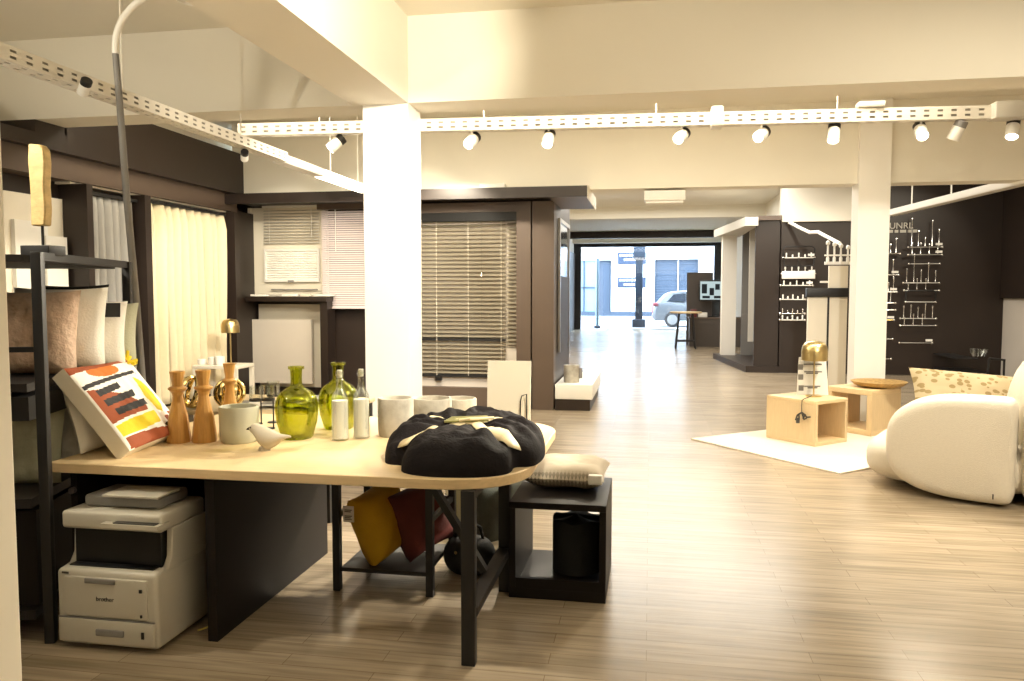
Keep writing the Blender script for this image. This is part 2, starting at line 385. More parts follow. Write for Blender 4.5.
tag(MB().span(-1.75, 1.2, 31.75, 32.5, -.02, .03, bev=.01).build('pavement_plate', 'grey'), 'flat grey plate on the pavement outside the window', 'plate')

# parked car, seen from its left side, tail to the left
car = thing('parked_car', 'silver hatchback parked across the shop front', 'car', (.12, 34.2, -.02))
pr = [(.10, .28), (.0, .45), (.02, .72), (.10, .95), (.22, 1.12), (.5, 1.42), (.72, 1.52), (1.3, 1.57), (2.0, 1.53), (2.45, 1.38), (3.0, 1.03), (3.6, .93), (3.95, .75), (4.05, .5), (4.0, .28)]
cb = MB(); rings = []
for y, k in ((0, .0), (.0, 1), (.06, 1), (.85, 1), (1.64, 1), (1.7, 1), (1.7, 0)):
    ring = []
    for (x, z) in pr:
        tk = .16 if z > 1.0 else .0
        yy = .85 + (y - .85) * (1 - tk * max(0, (z - 1.0)) / .55)
        q = .95 if abs(y - .85) > .8 else 1
        ring.append(cb.bm.verts.new(V(2 + (x - 2) * (q if k else .0), yy, .8 + (z - .8) * (q if k else .0))))
    rings.append(ring)
for a, c in zip(rings, rings[1:]):
    for i in range(len(pr)): cb.face((a[i], a[(i + 1) % len(pr)], c[(i + 1) % len(pr)], c[i]))
cb.build('body', 'silver', car, ang=25)
def side(y, z): return .85 + (y - .85) * (1 - .16 * max(0, z - 1.0) / .55)
gl = MB()
for poly in ([(.62, 1.12), (.86, 1.4), (1.35, 1.45), (1.38, 1.1)], [(1.45, 1.1), (1.42, 1.45), (2.0, 1.42), (2.55, 1.1)]):
    fr = [gl.bm.verts.new(V(x, side(0, z) - .012, z)) for x, z in poly]; bk = [gl.bm.verts.new(V(x, side(0, z) + .03, z)) for x, z in poly]
    gl.face(fr); n = len(fr)
    for i in range(n): gl.face((fr[i], bk[i], bk[(i + 1) % n], fr[(i + 1) % n]))
gl.build('side_window', 'carglass', car)
MB().box((.12, .1, .98), (.22, .26, .15), bev=.03).build('tail_light', 'redlens', car)
MB().span(-.03, .12, .1, 1.6, .4, .55, bev=.03).build('rear_bumper', 'silver', car)
for x in (.82, 3.3):
    wz = MB().cyl((x, -.03, .33), (x, .2, .33), .33, 28).build('wheel', 'tyre', car)
    hb = MB().cyl((x, -.045, .33), (x, .02, .33), .215, 24)
    for k in range(5):
        a = 2 * PI * k / 5; hb.box((x + .12 * math.cos(a), -.05, .33 + .12 * math.sin(a)), (.2, .02, .05), mtx=Matrix.Rotation(-a, 3, 'Y'))
    hb.build('hubcap', 'grey', wz)
MB().span(1.4, 2.8, -.02, .01, .45, .52).build('side_trim', 'grey', car)
MB().box((2.42, -.1, 1.08), (.16, .16, .12), bev=.03).build('mirror', 'silver', car)

# ------------------------------------------------------------------ hall: counter, bar table, window display box
c = thing('reception_counter', 'grey brown counter standing by the shop window', 'counter', (1.62, 22.2, 0))
MB().span(-.55, 1.1, -.3, .35, 0, .76).build('body', 'counter', c)
MB().span(-.58, 1.12, -.33, .38, .76, .80).build('countertop', 'taupe', c)
MB().span(-.4, .9, -.31, -.3, .6, .602).build('joint', 'black', c)
t = MB().span(1.02, 1.74, 22.75, 22.85, 0, 2.04).build('partition_board', 'counter'); tag(t, 'tall grey brown board standing behind the reception counter', 'board')
s = thing('monitor', 'flat screen with pale picture on the reception counter', 'screen', (1.72, 22.3, .80))
MB().span(-.40, .40, -.02, .03, .44, 1.02, bev=.008).build('bezel', 'printdark', s)
sc = MB().span(-.36, .36, -.026, -.02, .48, .98).build('display', 'screen', s)
pc = MB()
for x, z, ww, hh in ((-.25, .78, .14, .26), (-.05, .7, .12, .2), (.1, .83, .12, .16), (.26, .72, .12, .3), (-.2, .55, .2, .07), (.1, .55, .18, .07)): pc.box((x, -.03, z), (ww, .006, hh))
pc.build('picture', 'bluegrey', sc)
MB().span(-.04, .04, 0, .03, .03, .46).span(-.15, .15, -.06, .1, 0, .03).build('stand', 'printdark', s)
for (x, wd, h, m, l) in ((1.18, .16, .22, 'redlens', 'small red box at the left end of the reception counter'), (1.42, .24, .13, 'white', 'white paper tray on the reception counter'), (1.98, .2, .16, 'maroon', 'dark red box at the right end of the reception counter')):
    tag(MB().span(x - wd / 2, x + wd / 2, 21.98, 22.16, .80, .80 + h, bev=.012).build('counter_box', m), l, 'box')
t = thing('bar_table', 'high round bar table with splayed dark legs near the shop window', 'table', (.93, 21.2, 0))
MB().lathe([(0, .93), (.40, .93), (.42, .95), (.42, .965), (.40, .975), (0, .975)], n=32).build('tabletop', 'oak', t)
for k in range(4):
    a = PI / 4 + k * PI / 2
    MB().tube([(.24 * math.cos(a), .24 * math.sin(a), .93), (.36 * math.cos(a), .36 * math.sin(a), 0)], .022).build('leg', 'black', t)
mb = MB()
for k in range(4):
    a = PI / 4 + k * PI / 2; a2 = a + PI / 2; mb.tube([(.333 * math.cos(a), .333 * math.sin(a), .2), (.333 * math.cos(a2), .333 * math.sin(a2), .2)], .016)
mb.build('foot_rail', 'black', t)

d = thing('display_cabinet', 'dark brown display cabinet with open side and pale corner post', 'display cabinet', (0, 0, 0))
MB().span(1.90, 2.33, 15.08, 15.14, .12, 2.86).span(2.27, 2.33, 15.14, 17.9, .12, 2.86).build('panel', 'dark', d)
MB().prism([(1.76, 15.02), (2.36, 15.02), (2.36, 18.05), (1.40, 18.05)], 0, .12).build('plinth', 'dark', d)
MB().prism([(1.70, 14.98), (1.93, 14.98), (1.93, 18.05), (1.38, 18.05)], 2.70, 2.86).build('cornice', 'slatgrey', d)
MB().span(1.93, 2.37, 15.0, 18.05, 2.80, 2.88).build('top_board', 'taupe', d)
MB().span(1.53, 1.83, 17.55, 17.85, .12, 2.70).build('corner_post', 'column', d)
MB().span(1.95, 2.27, 17.6, 17.66, .12, 2.86).span(2.2, 2.27, 15.2, 17.6, .12, 2.86).build('inner_lining', 'grey', d)
bl = MB().span(1.93, 2.12, 16.2, 16.26, .5, 2.8).build('vertical_blind', 'slatgrey', d)
MB().span(1.9, 2.16, 16.14, 16.3, 2.76, 2.84).build('head_rail', 'white', bl)
fr = MB()
for z in (1.0, 1.6): fr.span(1.9, 2.2, 17.0, 17.05, z, z + .03)
fr.build('shelf', 'grey', d)

# ------------------------------------------------------------------ the long oak display table and what is under it
TZ = .75
d = thing('display_table', 'long pale oak display table with rounded corners on black legs', 'table', (0, 0, 0))
def rr(x0, x1, y0, y1, rads, n=10):
    pts = []
    for (cx, cy, a0, r) in ((x1 - rads[0], y0 + rads[0], -PI / 2, rads[0]), (x1 - rads[1], y1 - rads[1], 0, rads[1]), (x0 + rads[2], y1 - rads[2], PI / 2, rads[2]), (x0 + rads[3], y0 + rads[3], PI, rads[3])):
        for k in range(n + 1):
            a = a0 + PI / 2 * k / n; pts.append((cx + r * math.cos(a), cy + r * math.sin(a)))
    return pts
MB().prism(rr(-2.575, -.49, 2.965, 4.42, (.32, .32, .02, .02)), .708, TZ).build('tabletop', 'oak', d, bevel=.004)
LX = -.70
for y in (2.985, 3.77): MB().span(LX - .028, LX + .028, y - .022, y + .022, 0, .708, bev=.003).build('leg', 'black', d)
MB().span(LX - .03, LX + .03, 3.0, 3.77, .19, .225).build('stretcher', 'blackwood', d)
MB().span(LX - .03, LX + .03, 2.99, 3.8, .675, .708).span(-1.85, LX, 3.36, 3.41, .665, .708).build('top_rail', 'black', d)
br = MB(); br.bar((-1.0, 3.385, .68), (LX - .02, 3.385, .235), .045, .03); br.build('diagonal_brace', 'black', d)
# dark end panel and back board that box in the printer
MB().span(-1.845, -1.80, 2.99, 4.15, 0, .708, bev=.002).build('side_panel', 'gloss', d)
MB().span(-2.505, -1.845, 4.11, 4.15, 0, .708).build('back_panel', 'gloss', d)
MB().span(-2.505, -2.475, 3.02, 4.11, 0, .708).build('end_panel', 'gloss', d)
hd = MB().cyl((-2.49, 3.0, .62), (-2.49, 3.03, .62), .014).build('table_bolt', 'steel', d)

# printer
p = thing('laser_printer', 'white multifunction printer standing on the floor under the table', 'printer', (-2.20, 2.83, 0))
x0, x1 = -.23, .235
mb = MB(); mb.box((0, .235, .18), (.465, .47, .32), bev=.022); mb.build('lower_body', 'printer', p)
MB().box((0, -.004, .085), (.44, .02, .10), bev=.006).build('paper_drawer', 'printer', p)
q = MB().box((-.0, -.004, .23), (.38, .016, .165), bev=.004).build('front_door', 'printer', p)
MB().box((-.02, -.014, .30), (.14, .01, .022), bev=.004).build('door_grip', 'grey', q)
MB().box((.02, -.016, .085), (.13, .012, .03), bev=.006).build('drawer_grip', 'grey', p)
MB().span(-.222, .222, -.012, -.003, .137, .141).build('seam', 'grey', p)
MB().box((.165, -.015, .27), (.012, .006, .014)).box((.165, -.015, .165), (.008, .006, .012)).box((.17, -.016, .085), (.012, .006, .028)).build('marker', 'printdark', p)
MB().span(-.20, .19, .05, .45, .335, .345).build('output_tray', 'printdark', p)
MB().span(-.2, .2, .10, .46, .34, .50).build('cavity', 'printdark', p)
sd = MB()
prf = [(.02, .33), (.10, .34), (.135, .38), (.145, .5), (.46, .5), (.46, .33)]
T = Matrix(((0, 0, 1, 0), (1, 0, 0, 0), (0, 1, 0, 0), (0, 0, 0, 1)))
sd.prism(prf, .205, .232, T); sd.build('side_wall', 'printer', p, bevel=.004)
sd = MB(); sd.prism(prf, -.232, -.205, T); sd.build('side_wall', 'printer', p, bevel=.004)
sc = MB(); sc.box((0, .25, .535), (.465, .40, .075), bev=.015).build('scanner_unit', 'printer', p)
cp = MB().prism([(-.02, .005), (.24, .005), (.24, .11), (-.02, .11)], .52, .538, Matrix.Identity(4)).build('control_panel', 'printer', p)
MB().span(.03, .22, .015, .1, .538, .542).build('touch_screen', 'printdark', cp)
MB().box((-.0, .27, .60), (.36, .26, .05), bev=.015).build('document_feeder', 'grey', p)
MB().box((.06, .2, .632), (.26, .2, .012), rz=0, bev=.004).build('feeder_tray', 'printer', p)
def text(name, s, size, loc, m, parent=None, rot=(PI / 2, 0, 0), ext=.001):
    c = bpy.data.curves.new(name, 'FONT'); c.body = s; c.size = size; c.extrude = ext; c.align_x = 'CENTER'; c.align_y = 'CENTER'
    t = bpy.data.objects.new(name, c); COL.objects.link(t); dg = bpy.context.evaluated_depsgraph_get()
    me = bpy.data.meshes.new_from_object(t.evaluated_get(dg)); bpy.data.objects.remove(t)
    me.materials.clear(); me.materials.append(M[m]); o = bpy.data.objects.new(name, me); COL.objects.link(o)
    o.location = loc; o.rotation_euler = rot
    if parent is not None: o.parent = parent
    return o
text('printed_logo', 'brother', .026, (-.0, -.0135, .225), 'ink', p)
MB().box((-.185, -.005, .325), (.03, .004, .008)).build('model_print', 'ink', p)
p.scale = (1, .80, 1)
cbl = MB(); pts = []
for k in range(40):
    t = k / 39; pts.append((-1.93 + .09 * t + .04 * math.sin(9 * t), 3.05 + .1 * math.sin(5 * t) + .08 * t, .015 + .12 * t * abs(math.sin(4 * t))))
cbl.tube(pts, .004, 6); tag(cbl.build('network_cable', 'cable'), 'thin yellow cable coiled on the floor beside the printer', 'cable')

# small black metal bench with a shelf, nested under the table, and the cushions on it
bn = thing('shelf_table', 'small black metal table with low shelf under the long table', 'table', (-1.288, 3.86, 0))
for x in (-.24, .24):
    for y in (-.22, .22): MB().span(x - .018, x + .018, y - .018, y + .018, 0, .64).build('leg', 'black', bn)
MB().span(-.258, .258, -.238, .238, .64, .665, bev=.003).build('tabletop', 'blackwood', bn)
MB().span(-.222, .222, -.22, .22, .095, .115).build('shelf', 'blackwood', bn)
MB().span(-.25, -.23, -.22, .22, .36, .385).span(.23, .25, -.22, .22, .36, .385).span(-.24, .24, .21, .23, .36, .385).build('side_rail', 'black', bn)
g = 'cushions on the low shelf table'
y1 = cushion('mustard yellow cushion with white paper tag leaning under the table', 'yellow', .33, .37, .22, (-1.36, 3.82, .31), (.36, .93, .22), (-.28, .0, 1), g, 3, pinch=.08)
tg = MB().span(-.028, .028, -.002, .0, -.04, .04).build('paper_tag', 'tag', y1); tg.matrix_world = Matrix.Translation((-1.45, 3.60, .40))
bc = MB()
for k, z in enumerate((-.026, -.018, -.01, .012, .02)): bc.span(-.02, .018 - .006 * (k % 2), -.004, -.002, z - .002, z + .002)
bc = bc.build('printed_lines', 'ink', tg)
cushion('dark maroon cushion leaning beside the mustard cushion', 'maroon', .32, .36, .21, (-1.18, 3.90, .31), (.5, .86, .2), (-.42, 0, 1), g, 5, pinch=.08)
# grey-green cushions and a dark bag on the floor behind
g = 'cushions behind the table trestle'
cushion('grey green cushion leaning upright behind the table legs', 'teal', .42, .42, .16, (-.83, 4.35, .25), (.75, .66, .0), (.28, -.1, 1), g, 8)
cushion('dull grey green cushion with zigzag edge lying behind table legs', 'sagefab', .40, .38, .15, (-.98, 4.62, .24), (1, .1, 0), (0, .35, 1), g, 9)
cushion('crumpled white cushion behind the diagonal table brace', 'whitefab', .36, .32, .14, (-1.12, 4.86, .28), (1, -.1, 0), (0, .3, 1), g, 10)
bg_ = thing('dark_bag', 'small black bag with brass studs on the floor under the table', 'bag', (-.93, 3.98, 0))
MB().grid(lambda a, b_: V(.14 * math.cos(2 * PI * a) * math.sin(PI * b_) ** .6, .11 * math.sin(2 * PI * a) * math.sin(PI * b_) ** .6, .10 - .10 * math.cos(PI * b_)), 24, 14, cu=True).build('body', 'dkfab', bg_)
for q in ((-.05, -.10, .14), (.06, -.10, .11)): MB().lathe([(0, .008), (.006, .006), (.009, 0), (0, 0)], q, 10, Matrix.Rotation(PI / 2, 3, 'X')).build('stud', 'brass', bg_)
MB().tube([(-.08, 0, .17), (-.06, 0, .25), (0, 0, .28), (.06, 0, .25), (.08, 0, .17)], .009, 8).build('handle', 'dkfab', bg_)

# black open cube stool with a knitted cushion
c = thing('cube_stool', 'black open cube stool at the right end of the long table', 'stool', (-.43, 3.98, 0))
w, h, dp, t_ = .235, .475, .29, .032
MB().span(-w, w, -dp, dp, h - t_, h, bev=.002).build('top_panel', 'gloss', c)
MB().span(-w, w, -dp, dp, 0, .05, bev=.002).build('bottom_panel', 'gloss', c)
MB().span(-w, -w + t_, -dp, dp, .05, h - t_).build('side_panel', 'gloss', c)
MB().span(w - t_, w, -dp, dp, .05, h - t_).build('side_panel', 'gloss', c)
MB().span(-w + t_, w - t_, -dp + .002, -dp + .03, .05, .10).build('front_rail', 'gloss', c)
f = MB(); f.grid(lambda a, b_: V(.125 * math.cos(2 * PI * a) * (1 if .04 < b_ < .96 else .0), .125 * math.sin(2 * PI * a) * (1 if .04 < b_ < .96 else 0), .29 * min(1, max(0, (b_ - .04) / .92)) * (1 + .03 * math.sin(5 * a * 2 * PI))), 30, 14, cu=True)
o = f.build('fabric_basket', 'dkfab'); o.location = (-.36, 3.98, .052); tag(o, 'round charcoal fabric basket standing inside the black cube stool', 'basket')
km = bpy.data.materials.new('knitted_black_and_cream'); km.use_nodes = True; nt = km.node_tree
tc = nt.nodes.new('ShaderNodeTexCoord'); mp = nt.nodes.new('ShaderNodeMapping'); mp.inputs['Rotation'].default_value = (0, 0, PI / 4); mp.inputs['Scale'].default_value = (75, 75, 0)
ck = nt.nodes.new('ShaderNodeTexChecker'); ck.inputs['Scale'].default_value = 1; ck.inputs['Color1'].default_value = (.56, .49, .38, 1); ck.inputs['Color2'].default_value = (.045, .04, .035, 1)
rp = nt.nodes.new('ShaderNodeMix'); rp.data_type = 'RGBA'; gr = nt.nodes.new('ShaderNodeSeparateXYZ'); cr = nt.nodes.new('ShaderNodeValToRGB')
nt.links.new(tc.outputs['Object'], mp.inputs[0]); nt.links.new(mp.outputs[0], ck.inputs[0]); nt.links.new(tc.outputs['Object'], gr.inputs[0])
md = nt.nodes.new('ShaderNodeMath'); md.operation = 'MULTIPLY_ADD'; md.inputs[1].default_value = 2.6; md.inputs[2].default_value = .56
nt.links.new(gr.outputs[1], md.inputs[0]); nt.links.new(md.outputs[0], cr.inputs[0])
cr.color_ramp.elements[0].position = .0; cr.color_ramp.elements[1].position = .12
nt.links.new(cr.outputs[0], rp.inputs[0]); nt.links.new(ck.outputs[0], rp.inputs[6]); rp.inputs[7].default_value = (.47, .41, .32, 1)
nt.links.new(rp.outputs[2], nt.nodes['Principled BSDF'].inputs['Base Color']); nt.nodes['Principled BSDF'].inputs['Roughness'].default_value = .9
M['knit'] = km
kc = cushion('cream and black knitted cushion lying on the black cube stool', 'knit', .42, .42, .13, (-.42, 4.10, .545), (1, -.03, 0), (.03, 1, .02), seed=12)
tg = MB().span(-.04, .03, -.03, .0, -.025, .025, bev=.006).build('white_tag', 'tag', kc); tg.location = (.17, -.19, .01)

# ------------------------------------------------------------------ things on the table
# patterned cushion
def inp(poly, x, y):
    c = False; n = len(poly)
    for i in range(n):
        (xa, ya), (xb, yb) = poly[i], poly[(i + 1) % n]
        if (ya > y) != (yb > y) and x < (xb - xa) * (y - ya) / (yb - ya) + xa: c = not c
    return c
PAT = [  # (material index, polygon in cushion space: 0..1 along the bottom, 0..1 upwards)
 (4, [(.03, .005), (.62, .0), (.98, .0), (.98, .16), (.7, .10), (.45, .12), (.04, .13)]), (3, [(.03, .15), (.40, .15), (.66, .17), (.66, .31), (.35, .30), (.03, .27)]),
 (1, [(.02, .30), (.35, .33), (.60, .34), (.64, .42), (.42, .58), (.14, .68), (.02, .70)]),
 (2, [(.14, .36), (.66, .40), (.67, .475), (.15, .435)]), (2, [(.10, .48), (.60, .525), (.60, .60), (.10, .555)]), (2, [(.10, .60), (.46, .645), (.46, .715), (.10, .67)]),
 (2, [(.01, .71), (.45, .755), (.86, .79), (.88, .745), (.86, .83), (.45, .80), (.01, .755)]),
 (3, [(.76, .74), (.86, .68), (.90, .52), (.88, .36), (.82, .27), (.74, .31), (.71, .46), (.72, .62)]),
 (1, [(.0, .90), (.35, .93), (.62, .94), (1, .95), (1, 1), (0, 1)]), (2, [(.70, .11), (.98, .12), (.98, .15), (.70, .14)]), (4, [(.78, .16), (.86, .16), (.86, .23), (.78, .22)]), (1, [(.88, .19), (.96, .19), (.96, .26), (.88, .26)])]
def pat(a, b_):
    r = 0
    if ((a - .42) / .24) ** 2 + ((b_ - .885) / .075) ** 2 < 1: r = 5
    for mi, poly in PAT:
        if inp(poly, a, b_): r = mi
    return r
pc = cushion_mb(.51, .47, .12, pinch=.03, n=110, wr=.003, seed=2, box=.07, mf=pat, nb=lambda a, b_: 6).build('patterned_cushion', ['whitefab', 'rust', 'dkfab', 'lemon', 'rust', 'orange', 'cream'])
U = V(-.05, .48, .0).normalized(); Vv = V(-.30, 0, .37).normalized(); N = U.cross(Vv).normalized()
N = -N if N.x < 0 else N; Vv = N.cross(U)
pc.matrix_world = Matrix.Translation(V(-2.445, 3.335, .965) - N * .03) @ Matrix((U, Vv, N)).transposed().to_4x4()
tag(pc, 'patterned cushion with rust, yellow and black shapes leaning at table end', 'cushion')
ts = MB(); random.seed(4)
for k in range(14):
    a = random.uniform(0, 2 * PI); ts.tube([(.235, .215, .03), (.24 + .045 * math.cos(a), .225 + .04 * math.sin(a), random.uniform(.02, .07))], .008, 6)
ts.build('tassel', 'lemon', pc)
cushion('plain white cushion behind the patterned cushion', 'whitefab', .40, .30, .09, (-2.57, 3.32, .90), (.02, 1, 0), (-.30, 0, 1), seed=14)

# turned candle holders
def candle(loc, h, label, s=1.0):
    c = thing('candle_holder', label, 'candle holder', loc, group='turned wooden candle holders')
    pr = [(0, 0), (.058, 0), (.06, .008), (.058, .03), (.046, .13), (.030, .20), (.024, .235), (.030, .255), (.044, .268), (.046, .275), (.040, .28), (.026, .285), (.026, .30), (.036, .355), (.037, .36), (.030, .36), (.018, .352), (0, .352)]
    k = h / .36
    MB().lathe([(r * s, z * k) for r, z in pr], n=12 if s > .9 else 14).build('body', 'beech', c, ang=22)
    MB().lathe([(.034, .002), (.019, .0), (0, 0)], (0, 0, .3545 * k), 14).build('metal_cup', 'brass', c)
candle((-2.291, 3.50, TZ), .35, 'faceted honey wood candle holder nearest the patterned cushion')
candle((-2.17, 3.53, TZ), .355, 'faceted honey wood candle holder in the middle of the three', 1.0)
candle((-2.15, 3.74, TZ), .37, 'slimmer honey wood candle holder right behind the sage candle pot', .85)
c = thing('candle_pot', 'sage grey stoneware candle pot beside the wooden candle holders', 'pot', (-2.0, 3.56, TZ))
MB().lathe([(0, 0), (.082, 0), (.09, .012), (.093, .06), (.095, .172), (.092, .178), (.084, .176), (.082, .165), (.082, .02), (0, .02)], n=36).build('body', 'mug', c)
MB().lathe([(0, .150), (.0825, .150), (.0825, .145), (0, .145)], n=36).build('wax', 'mugin', c)
# pottery bird
bd = thing('pottery_bird', 'beige pottery bird looking left in front of the green bottle', 'bird figurine', (-1.78, 3.38, TZ), rz=math.radians(-6))
rings = [(-.072, .098, .006, .006), (-.062, .098, .018, .017), (-.045, .100, .026, .027), (-.025, .088, .036, .036), (.0, .066, .047, .049), (.03, .055, .050, .050), (.06, .053, .042, .040), (.085, .060, .028, .022), (.11, .068, .018, .011), (.135, .072, .010, .007), (.15, .07, .004, .003)]
bm_ = MB(); R = []
for x, z, ry, rz_ in rings: R.append([bm_.bm.verts.new(V(x, ry * math.cos(2 * PI * k / 20), max(0.0, z + rz_ * math.sin(2 * PI * k / 20)))) for k in range(20)])
for a, b_ in zip(R, R[1:]):
    for k in range(20): bm_.face((a[k], a[(k + 1) % 20], b_[(k + 1) % 20], b_[k]))
bm_.face(R[0]); bm_.face(R[-1])
bm_.lathe([(.03, 0), (.03, .02), (0, .02)], (0.01, 0, 0), 16); bm_.build('body', 'bird', bd, ang=60, subd=1)
MB().lathe([(.009, 0), (.006, .012), (0, .026)], (-.066, 0, .1), 10, Matrix.Rotation(-PI / 2 - .25, 3, 'Y')).build('beak', 'ink', bd)
for s in (-1, 1): MB().lathe([(0, .003), (.004, .001), (.004, 0)], (-.05, s * .0225, .108), 8, Matrix.Rotation(-s * PI / 2, 3, 'X')).build('eye', 'ink', bd)

# demijohns, salt bottles
def demijohn(loc, h, r, label):
    b = thing('demijohn', label, 'bottle', loc, group='olive green glass bottles')
    k = h / .36; t = .004
    o = [(0, .012), (r * .55, .003), (r * .66, .0), (r * .74, .01), (r * .93, .08 * k), (r, .14 * k), (r * .985, .175 * k), (r * .90, .207 * k), (r * .72, .232 * k), (r * .46, .25 * k), (r * .30, .262 * k), (r * .265, .275 * k), (r * .26, .30 * k), (r * .28, .345 * k), (r * .37, .347 * k), (r * .37, .36 * k)]
    i = [(max(0, q - t), z + (t if z < .02 else 0)) for q, z in o]; i = [(r * .25, .36 * k)] + [(q, z) for q, z in reversed(i[:-1])]
    MB().lathe(o + i, n=40).build('glass_body', 'greenglass', b, ang=60)
demijohn((-1.76, 3.70, TZ), .365, .108, 'round olive green glass bottle with narrow neck beside the bird')
demijohn((-1.66, 4.0, TZ), .36, .108, 'darker olive green glass bottle standing behind the two clear bottles')
def saltbottle(loc, label):
    b = thing('clear_bottle', label, 'bottle', loc, group='clear bottles filled with white salt')
    o = [(0, .004), (.034, .0), (.042, .004), (.043, .02), (.043, .20), (.038, .225), (.022, .255), (.0165, .275), (.016, .325), (.019, .327), (.019, .345)]
    i = [(.0145, .345)] + [(max(0, r - .0035), z if z > .02 else z + .005) for r, z in reversed(o[:-1])]
    MB().lathe(o + i, n=28).build('glass_body', 'clearglass', b, ang=60)
    MB().lathe([(0, .009), (.0385, .010), (.0385, .20), (0, .20)], n=28).build('salt', 'salt', b)
    MB().cyl((0, 0, .315), (0, 0, .352), .013).build('cork', 'mug', b)
saltbottle((-1.52, 3.68, TZ), 'clear salt bottle in front of the darker green bottle')
saltbottle((-1.435, 3.75, TZ), 'clear salt bottle nearest the white column and marbled pots')
# marbled pots
def pot(loc, r, h, label):
    b = thing('marbled_pot', label, 'pot', loc, group='marbled concrete pots')
    MB().lathe([(0, 0), (r * .93, 0), (r * .97, .01), (r, .06), (r, h - .008), (r - .004, h), (r - .012, h), (r - .015, h - .006), (r - .015, .03), (0, .03)], n=40).build('body', 'concrete', b)
    MB().lathe([(0, h - .035), (r - .0155, h - .035), (r - .0155, h - .045), (0, h - .045)], n=40).build('wax', 'cream', b)
pot((-1.29, 3.86, TZ), .092, .195, 'tall marbled concrete pot beside the clear bottles, left of three')
pot((-1.165, 4.10, TZ), .108, .165, 'wide marbled concrete pot between the two other marbled pots')
pot((-1.06, 4.30, TZ), .098, .140, 'small marbled concrete pot partly hidden behind the dark blanket')

# tied blanket
bl = thing('tied_blanket', 'folded charcoal blanket tied with cream ribbon near the table corner', 'blanket', (-.825, 3.50, TZ), rz=math.radians(6))
RD = [math.radians(a) for a in (-128, -52, 38, 142)]      # ribbons leave the knot in these directions
def rad(t):
    c, s = abs(math.cos(t)), abs(math.sin(t)); q = (c ** 2.4 / .33 ** 2.4 + s ** 2.4 / .475 ** 2.4) ** (-1 / 2.6)
    gr = min(abs((t - a + PI) % (2 * PI) - PI) for a in RD)
    return q * (1 - .14 * math.exp(-(gr / .13) ** 2))
def hgt(x, y):
    t = math.atan2(y, x); rho = math.hypot(x, y) / rad(t)
    gr = min(abs((t - a + PI) % (2 * PI) - PI) for a in RD)
    gd = math.hypot(x, y) * math.sin(min(gr, PI / 2))
    g_ = math.exp(-(gd / .055) ** 2) * min(1, math.hypot(x, y) / .12)
    e = max(0, 1 - min(1, rho) ** 5) ** .5
    z = .128 * e * (1 - .36 * g_) + .012 * math.sin(14 * t + 9 * rho) * e * min(1, rho * 1.5)
    z += .014 * abs(math.sin(4.5 * t + 2 * rho)) * e * min(1, rho * 2)
    z += .026 * (.5 - abs(noise.noise(V(x * 7, y * 7, 3)))) * e + .016 * (.35 - abs(noise.noise(V(x * 15, y * 15, 1)))) * e
    return max(.0, z)
mb = MB()
def bf(a, b_):
    t = 2 * PI * a; r_ = rad(t) * (1 - (1 - b_) ** 1.6)
    x, y = r_ * math.cos(t), r_ * math.sin(t)
    bulge = 1 + .03 * math.sin(PI * min(1, b_)) 
    return V(x, y, hgt(x, y) + .012 * (1 if b_ < 1 else 0))
mb.grid(bf, 180, 46, cu=True)
mb.build('folded_fabric', 'blanket', bl, ang=60)
for a in RD:
    rb = MB(); n_ = 26; L_ = rad(a) * 1.0; A, B = [], []
    for k in range(n_):
        r_ = L_ * (k / (n_ - 1)); r_ = min(r_, L_ * .995)
        for sgn, arr in ((-1, A), (1, B)):
            x = r_ * math.cos(a) - sgn * .032 * math.sin(a); y = r_ * math.sin(a) + sgn * .032 * math.cos(a)
            arr.append((x, y, hgt(x * .985, y * .985) + .019))
    for k in range(n_ - 1):
        q = [A[k], A[k + 1], B[k + 1], B[k]]
        rb.face([rb.bm.verts.new(v) for v in q])
    o = rb.build('ribbon', 'ribbon', bl, ang=60); sm = o.modifiers.new('solid', 'SOLIDIFY'); sm.thickness = .003; sm.offset = 1
kn = MB()
for k in range(5): kn.bar((-.10 + .004 * k, -.05 + .028 * k, .150), (.10 - .004 * k, -.02 + .028 * k, .153), .016, .008)
kn.build('label_band', 'greenribbon', bl)
MB().tube([(-.03, -.05, .157), (.02, -.06, .165), (.06, -.03, .162), (.12, .02, .158)], .007, 8).build('knot', 'ribbon', bl)

# card in a wire holder
cd = thing('card_holder', 'blank white card in a black wire stand at the table back', 'card holder', (-.74, 4.08, TZ))
MB().box((0, .03, .19), (.235, .012, .365), mtx=Matrix.Rotation(math.radians(-4), 3, 'X')).build('card', 'cream', cd)
MB().tube([(.065, .0, .0), (.068, .0, .165), (.075, .0, .19), (.10, .0, .20), (.103, .0, .0)], .0035, 8).build('wire_loop', 'black', cd)
MB().span(-.1, .13, -.02, .07, .0, .008).build('base', 'black', cd)

# wire tealight stands with small glass tubes
def tealight(loc, h, label):
    t = thing('tealight_stand', label, 'candle holder', loc, group='black wire tealight stands with glass')
    MB().lathe([(0, 0), (.035, 0), (.035, .005), (0, .005)], n=20).tube([(0.03, 0, .004), (.03, 0, h)], .004, 8).build('wire_stem', 'black', t)
    MB().lathe([(.0, h - .002), (.034, h - .002), (.036, h), (.036, h + .085), (.034, h + .085), (.034, h + .003), (0, h + .003)], n=20).build('glass_tube', 'clearglass', t, ang=50)
    MB().lathe([(.037, h + .0), (.037, h + .012), (.035, h + .012), (.035, h)], n=20).build('wire_ring', 'black', t)
tealight((-2.17, 4.05, TZ), .13, 'wire tealight stand right behind the sage candle pot')
tealight((-2.03, 3.92, TZ), .155, 'tall wire tealight stand between sage pot and round green bottle')
tealight((-2.10, 4.12, TZ), .15, 'wire tealight stand behind the slimmer candle holder, on the table back edge')
